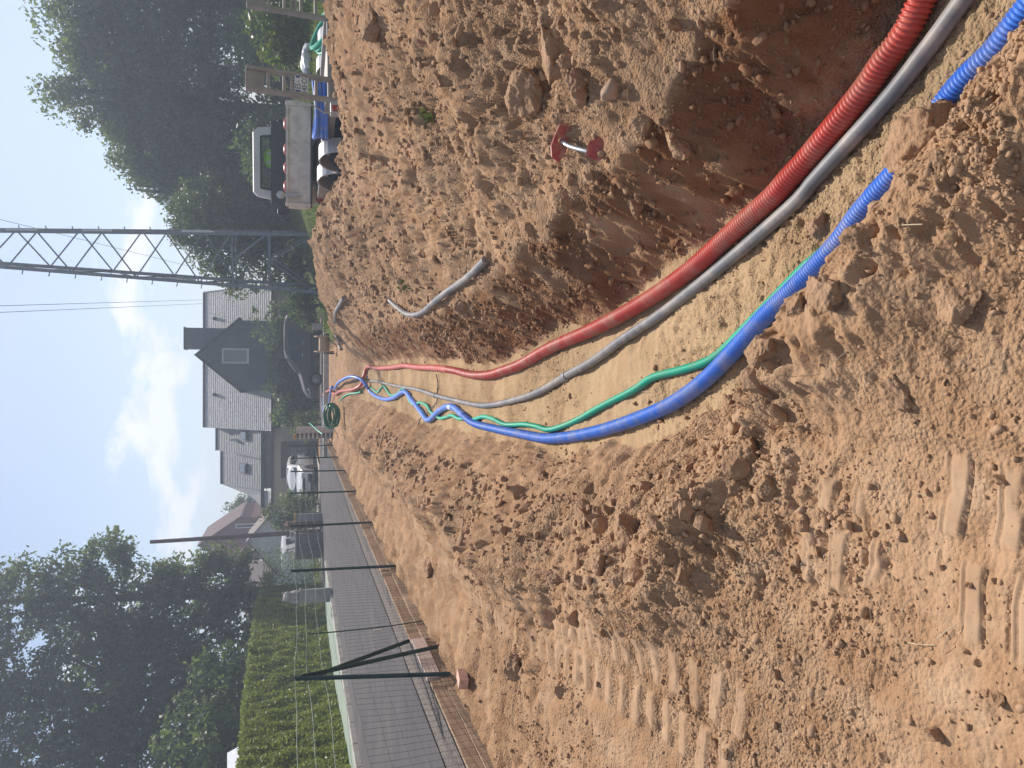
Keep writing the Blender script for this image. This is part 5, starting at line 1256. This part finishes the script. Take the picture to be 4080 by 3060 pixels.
MB().box((0, .22, .60), (1.8, .1, .22)).build('underrun_bar', M_BLACK, tk)
for s_ in (-1, 1):
    MB().box((s_ * .72, .10, .70), (.36, .08, .14)).build('tail_light', M_RLAMP, tk, bevel=.01)
    for y in (.9,):
        for xx in (.78, .56): wheel(tk, 0, 0, .33, .2); W_ = tk.children[-1]; W_.rotation_euler = (0, 0, math.pi / 2); W_.location = (s_ * xx, y, .33)
    wheel(tk, 0, 0, .33, .2); W_ = tk.children[-1]; W_.rotation_euler = (0, 0, math.pi / 2); W_.location = (s_ * .78, 4.6, .33)
MB().box((-.45, .06, .72), (.52, .03, .12)).build('number_plate', M_DARK, tk)
# cab as a shell with a rear window opening
CW, CZ0, CZ1, CY0, CY1 = 1.80, .62, 2.16, 3.36, 5.1
cbm = MB()
def cab_ring(y, top, wd): return [(-wd / 2, y, CZ0), (wd / 2, y, CZ0), (wd / 2, y, 1.35), (wd / 2 - .10, y, top - .10), (wd / 2 - .20, y, top), (-wd / 2 + .20, y, top), (-wd / 2 + .10, y, top - .10), (-wd / 2, y, 1.35)]
rr = [cab_ring(CY0, CZ1 - .03, CW), cab_ring(CY0 + .25, CZ1, CW), cab_ring(CY0 + .95, CZ1 - .02, CW), cab_ring(CY1 - .2, 1.45, CW), cab_ring(CY1 + .75, 1.15, CW - .1)]
V = [p for r0 in rr for p in r0]; Fc = [(i * 8 + j, i * 8 + (j + 1) % 8, (i + 1) * 8 + (j + 1) % 8, (i + 1) * 8 + j) for i in range(4) for j in range(8) if not (i == 2 and j in (3, 4, 5))]
Fc.append(tuple(32 + j for j in range(8)))
# rear wall with opening
wz0, wz1, ww0, ww1 = 1.40, 1.96, .66, .60
o = len(V); V += [(-ww0, CY0, wz0), (ww0, CY0, wz0), (ww1, CY0, wz1), (-ww1, CY0, wz1)]
Fc += [(0, 1, o + 1, o), (1, 2, o + 1), (2, 3, o + 2, o + 1), (3, 4, o + 2), (4, 5, o + 3, o + 2), (5, 6, o + 3), (6, 7, o, o + 3), (7, 0, o)]
cbm.add(V, Fc).build('cab', M_TRW, tk, smooth=True)
fr = MB()
for a, b in (((-ww0, wz0), (ww0, wz0)), ((ww0, wz0), (ww1, wz1)), ((ww1, wz1), (-ww1, wz1)), ((-ww1, wz1), (-ww0, wz0))): fr.bar((a[0], CY0 - .01, a[1]), (b[0], CY0 - .01, b[1]), .04, .04, (0, 1, 0))
fr.build('window_seal', M_BLACK, tk)
gm = bpy.data.materials.new('cab_glass'); gm.use_nodes = True; gt_ = gm.node_tree; gt_.nodes.clear()
_o = gt_.nodes.new('ShaderNodeOutputMaterial'); _t = gt_.nodes.new('ShaderNodeBsdfTransparent'); _t.inputs[0].default_value = (.80, .83, .84, 1); _g = gt_.nodes.new('ShaderNodeBsdfGlossy'); _g.inputs['Roughness'].default_value = .02
_f = gt_.nodes.new('ShaderNodeFresnel'); _f.inputs[0].default_value = 1.4; _m = gt_.nodes.new('ShaderNodeMixShader'); gt_.links.new(_f.outputs[0], _m.inputs[0]); gt_.links.new(_t.outputs[0], _m.inputs[1]); gt_.links.new(_g.outputs[0], _m.inputs[2]); gt_.links.new(_m.outputs[0], _o.inputs[0])
MB().add([(-ww0, CY0 - .004, wz0), (ww0, CY0 - .004, wz0), (ww1, CY0 - .004, wz1), (-ww1, CY0 - .004, wz1)], [(0, 1, 2, 3)]).build('rear_window', gm, tk)
MB().add([(-.75, CY0 + 1.0, 2.08), (.75, CY0 + 1.0, 2.08), (.80, CY1 - .22, 1.52), (-.80, CY1 - .22, 1.52)], [(0, 1, 2, 3)]).build('windscreen', gm, tk)
for x in (-.45, .45): MB().box((x, CY0 + .35, 1.45), (.46, .16, .62)).build('seat', M_HEAD, tk, bevel=.05)
for s_ in (-1, 1):
    MB().box((s_ * 1.12, CY1 - .1, 1.45), (.16, .07, .32)).build('mirror', M_BLACK, tk, bevel=.03); MB().bar((s_ * .9, CY1 - .1, 1.4), (s_ * 1.1, CY1 - .1, 1.42), .03).build('mirror_arm', M_BLACK, tk)
vest = thing('safety_vest', 'lime green safety vest hung over a seat behind the truck rear window', 'vest', on_tk(.12, CY0 + .16, 1.52), TRZ)
vm = MB(); vm.lathe([(.27, .0), (.26, .12), (.23, .25), (.19, .33), (.10, .39)], (0, 0, 0), 20); vo = vm.build('cloth', mat('lime_cloth', (.45, .95, .06), .7, var=.12, vscale=16), vest, smooth=True); vo.scale = (1, .42, 1)
for x in (-.10, .10): MB().box((x, -.115, .17), (.045, .012, .26)).build('reflective_strip', M_RIM, vest)
# things on the flatbed
M_REDB = mat('red_plastic', (.42, .03, .03), .4, var=.1)
for i, x in enumerate((-.62, -.25, .12, .62)):
    o = thing('red_canister', ('red canister at the left on the truck bed behind the tailgate', 'second red canister from the left on the truck bed', 'third red canister from the left on the truck bed', 'rightmost red canister on the truck bed, under the dark strap')[i], 'canister', on_tk(x, .35, .925), group='red canisters on the truck bed')
    MB().lathe([(.12, 0), (.135, .03), (.135, .42), (.11, .47), (.05, .50)], (0, 0, 0), 16).build('drum', M_REDB, o, smooth=True); MB().lathe([(.03, .5), (.03, .53)], (0, 0, 0), 10).build('cap', M_BLACK, o)
vc = thing('pipe_vice', 'grey steel pipe vice clamped at the left end of the tailgate', 'vice', on_tk(-.80, -.02, 1.38), TRZ)
MB().lathe([(.055, -.09), (.075, -.08), (.08, .08), (.055, .09)], (0, 0, .09), 16, 'Y').build('jaw', M_GALV, vc, smooth=True); MB().box((0, 0, -.06), (.07, .09, .34)).build('clamp', M_GALV, vc, bevel=.01)
MB().bar((.02, -.06, -.02), (.02, -.08, -.32), .025, .02).build('handle', M_GALV, vc)

# ------------------------------------------------------------------ plant trailer with raised ramps
M_TRL = mat('trailer_galv', (.36, .33, .30), .6, .25, var=.12, vscale=6, dirt=(.33, .24, .17), dirtamt=.45, dscale=5)
M_FEND = mat('fender_galv', (.50, .50, .52), .38, .55, var=.08, vscale=5, dirt=(.42, .33, .25), dirtamt=.3, dscale=6)
trl = thing('plant_trailer', 'galvanised plant trailer with two raised ladder ramps and plate ES 145 CG', 'trailer', (5.20, 12.35, .34), R(12))
TB = .62
MB().box((0, 1.75, TB), (1.55, 3.5, .09)).build('bed', M_TRL, trl)
for s_ in (-1, 1): MB().box((s_ * .80, 1.75, TB + .02), (.07, 3.5, .18)).build('side_rail', M_TRL, trl, bevel=.006)
MB().box((0, -.03, TB - .03), (1.75, .10, .22)).build('rear_beam', M_TRL, trl, bevel=.008)
for s_ in (-1, 1):
    rp_ = bpy.data.objects.new('ramp', None); COL.objects.link(rp_); rp_.parent = trl; rp_.location = (s_ * .70, -.06, TB); rp_.rotation_euler = (R(4), 0, 0)
    for e in (-1, 1): MB().box((e * .17, 0, .62), (.05, .09, 1.30)).build('ramp_rail', M_TRL, rp_, bevel=.006)
    for z in (.05, .25, .47, .72, .95): MB().box((0, 0, z), (.30, .07, .045)).build('rung', M_TRL, rp_)
    MB().box((0, .02, 1.14), (.30, .03, .27)).build('ramp_plate', M_TRL, rp_, bevel=.004)
    MB().box((0, -.02, .585), (.30, .02, .10)).build('perforated_strip', M_TRL, rp_)
    for k in range(5): MB().box((-.10 + .05 * k, -.032, .585), (.014, .006, .018)).build('hole', M_BLACK, rp_)
    lb_ = MB(); lb_.box((s_ * .98, -.02, TB - .03), (.22, .14, .14)); lb_.build('lamp_box', M_FEND, trl, bevel=.01)
    MB().box((s_ * 1.02, -.10, TB - .03), (.09, .03, .10)).build('tail_light', M_RLAMP, trl, bevel=.01)
    for y in (1.25, 2.02):
        fd = MB(); n2 = 14; P = []
        for k in range(n2 + 1):
            a = math.pi * k / n2; P.append((0, y + .37 * math.cos(a), .42 + .37 * math.sin(a)))
        pr = P + [(0, y + .345 * math.cos(math.pi * k / n2), .42 + .345 * math.sin(math.pi * k / n2)) for k in range(n2, -1, -1)]
        fd.prism([(s_ * 1.08 - .13, p[1], p[2]) for p in pr], (.26, 0, 0)); fd.build('fender', M_FEND, trl, bevel=.008)
        wheel(trl, 0, 0, .30, .19, 5); W_ = trl.children[-1]; W_.rotation_euler = (0, 0, math.pi / 2); W_.location = (s_ * 1.08, y, .30)
MB().bar((-.7, 3.4, TB - .05), (0, 5.0, TB - .12), .08).build('drawbar', M_TRL, trl); MB().bar((.7, 3.4, TB - .05), (0, 5.0, TB - .12), .08).build('drawbar', M_TRL, trl)
MB().cyl((0, 4.7, 0), (0, 4.7, .8), .03, 10).build('jockey_wheel', M_FEND, trl, smooth=True)
# plate on the left ramp
plate = bpy.data.objects.new('number_plate', None); COL.objects.link(plate); plate.parent = trl; plate.location = (-.70, -.135, TB + .47); plate.rotation_euler = (R(4), 0, 0)
MB().box((0, 0, 0), (.275, .008, .20)).build('plate', M_WHITE, plate, bevel=.002)
MB().box((-.12, -.006, .052), (.028, .006, .075)).build('blue_band', mat('plate_blue', (.02, .06, .28), .5), plate)
MB().box((.115, -.006, .052), (.028, .006, .060)).build('blue_band', MATS['plate_blue'], plate)
def text(s_, size, loc, parent, name):
    cu = bpy.data.curves.new(name, 'FONT'); cu.body = s_; cu.size = size; cu.extrude = .0012; cu.align_x = 'CENTER'; cu.align_y = 'CENTER'; cu.space_character = 1.02
    o = bpy.data.objects.new('tmp', cu); COL.objects.link(o); bpy.context.view_layer.update()
    me = bpy.data.meshes.new_from_object(o.evaluated_get(bpy.context.evaluated_depsgraph_get())); bpy.data.objects.remove(o)
    me.materials.clear(); me.materials.append(M_BLACK)
    q = bpy.data.objects.new(name, me); COL.objects.link(q); q.parent = parent; q.location = loc; q.rotation_euler = (math.pi / 2, 0, 0); q.scale = (.82, 1, 1); return q
text('ES -', .112, (-.015, -.0065, .048), plate, 'lettering'); text('145\u00b7CG', .112, (.0, -.0065, -.050), plate, 'lettering')
def coil_bundle(name, lb, loc, rz, loops, rx_, ry_, r, mt, grp=None, tilt_=0):
    t = thing(name, lb, 'hose', loc, rz); mb = MB(); P = []
    for i in range(loops * 20 + 1):
        a = 2 * math.pi * i / 20; k = i / 20; P.append(Matrix.Rotation(tilt_, 3, 'X') @ Vector(((rx_ + .03 * math.sin(k * 2.1)) * math.cos(a), (ry_ + .02 * math.cos(k * 3)) * math.sin(a), k * r * 1.5 + .02 * math.sin(a * 2 + k))))
    mb.tube(P, r, 8).build('hose', mt, t, smooth=True)
    return t
Rm = Matrix.Rotation(R(12), 3, 'Z')
def on_tr(x, y, z): v = Rm @ Vector((x, y, z)); return Vector((5.20 + v.x, 12.35 + v.y, .34 + v.z))
coil_bundle('hose_bundle', 'bundle of blue conduit lying on the trailer bed behind the plate ramp', on_tr(-.52, .80, TB + .02), R(12), 4, .40, .55, .040, M_BLUE)
coil_bundle('hose_bundle', 'loops of green hose on the trailer next to the right fender', (6.08, 13.7, .92), R(20), 3, .24, .42, .038, M_GREEN, tilt_=R(28))
cbl = thing('trailer_cable', 'pale cable hanging from the plate ramp to the trailer lamp', 'cable')
MB().tube(spline([on_tr(-.84, -.05, TB + .70), on_tr(-.93, -.08, TB + .55), on_tr(-1.0, -.08, TB + .30), on_tr(-1.1, -.06, TB + .12), on_tr(-1.05, -.04, TB + .02)], .05), .011, 6).build('cable', M_CONC, cbl, smooth=True)
# heap of white sacks on the grass
rs = at(1215, 250, 23); rsz = gz(rs.x, rs.y)
M_SACK = mat('sack_plastic', (.62, .62, .64), .45, var=.15, vscale=8, bump=.02, bscale=9)
sack = clod_mesh('sack', 3, 301, .35, .22)
for i, (dx_, dy_, dz_, s_) in enumerate(((0, 0, .15, .34), (.42, .1, .12, .30), (-.36, .05, .12, .27))):
    o = bpy.data.objects.new('rubbish_sack', sack.copy()); COL.objects.link(o); o.data.materials.clear(); o.data.materials.append(M_SACK)
    o.location = (rs.x + dx_, rs.y + dy_, rsz + dz_); o.scale = (s_, s_, s_ * .8); o.rotation_euler = (0, 0, i * 1.3)
    tag(o, ('middle white rubbish sack on the grass bank behind the trailer', 'right-hand white rubbish sack on the grass bank', 'left-hand white rubbish sack on the grass bank')[i], 'sack', 'white sacks on the grass bank')

# ------------------------------------------------------------------ thin haze volume, added to stand in for veiling lens glare
HAZE = 0.0034
if HAZE > 0:
    hz_ = bpy.data.materials.new('glare_haze'); hz_.use_nodes = True; t = hz_.node_tree; t.nodes.clear()
    o_ = t.nodes.new('ShaderNodeOutputMaterial'); v_ = t.nodes.new('ShaderNodeVolumePrincipled')
    v_.inputs['Color'].default_value = (.74, .83, 1.0, 1); v_.inputs['Density'].default_value = HAZE; v_.inputs['Anisotropy'].default_value = 0.35
    t.links.new(v_.outputs[0], o_.inputs['Volume'])
    o = MB().box((0, 100, 13), (640, 440, 31)).build('haze', hz_); tag(o, 'thin haze volume added to imitate lens glare', 'haze', kind='stuff')
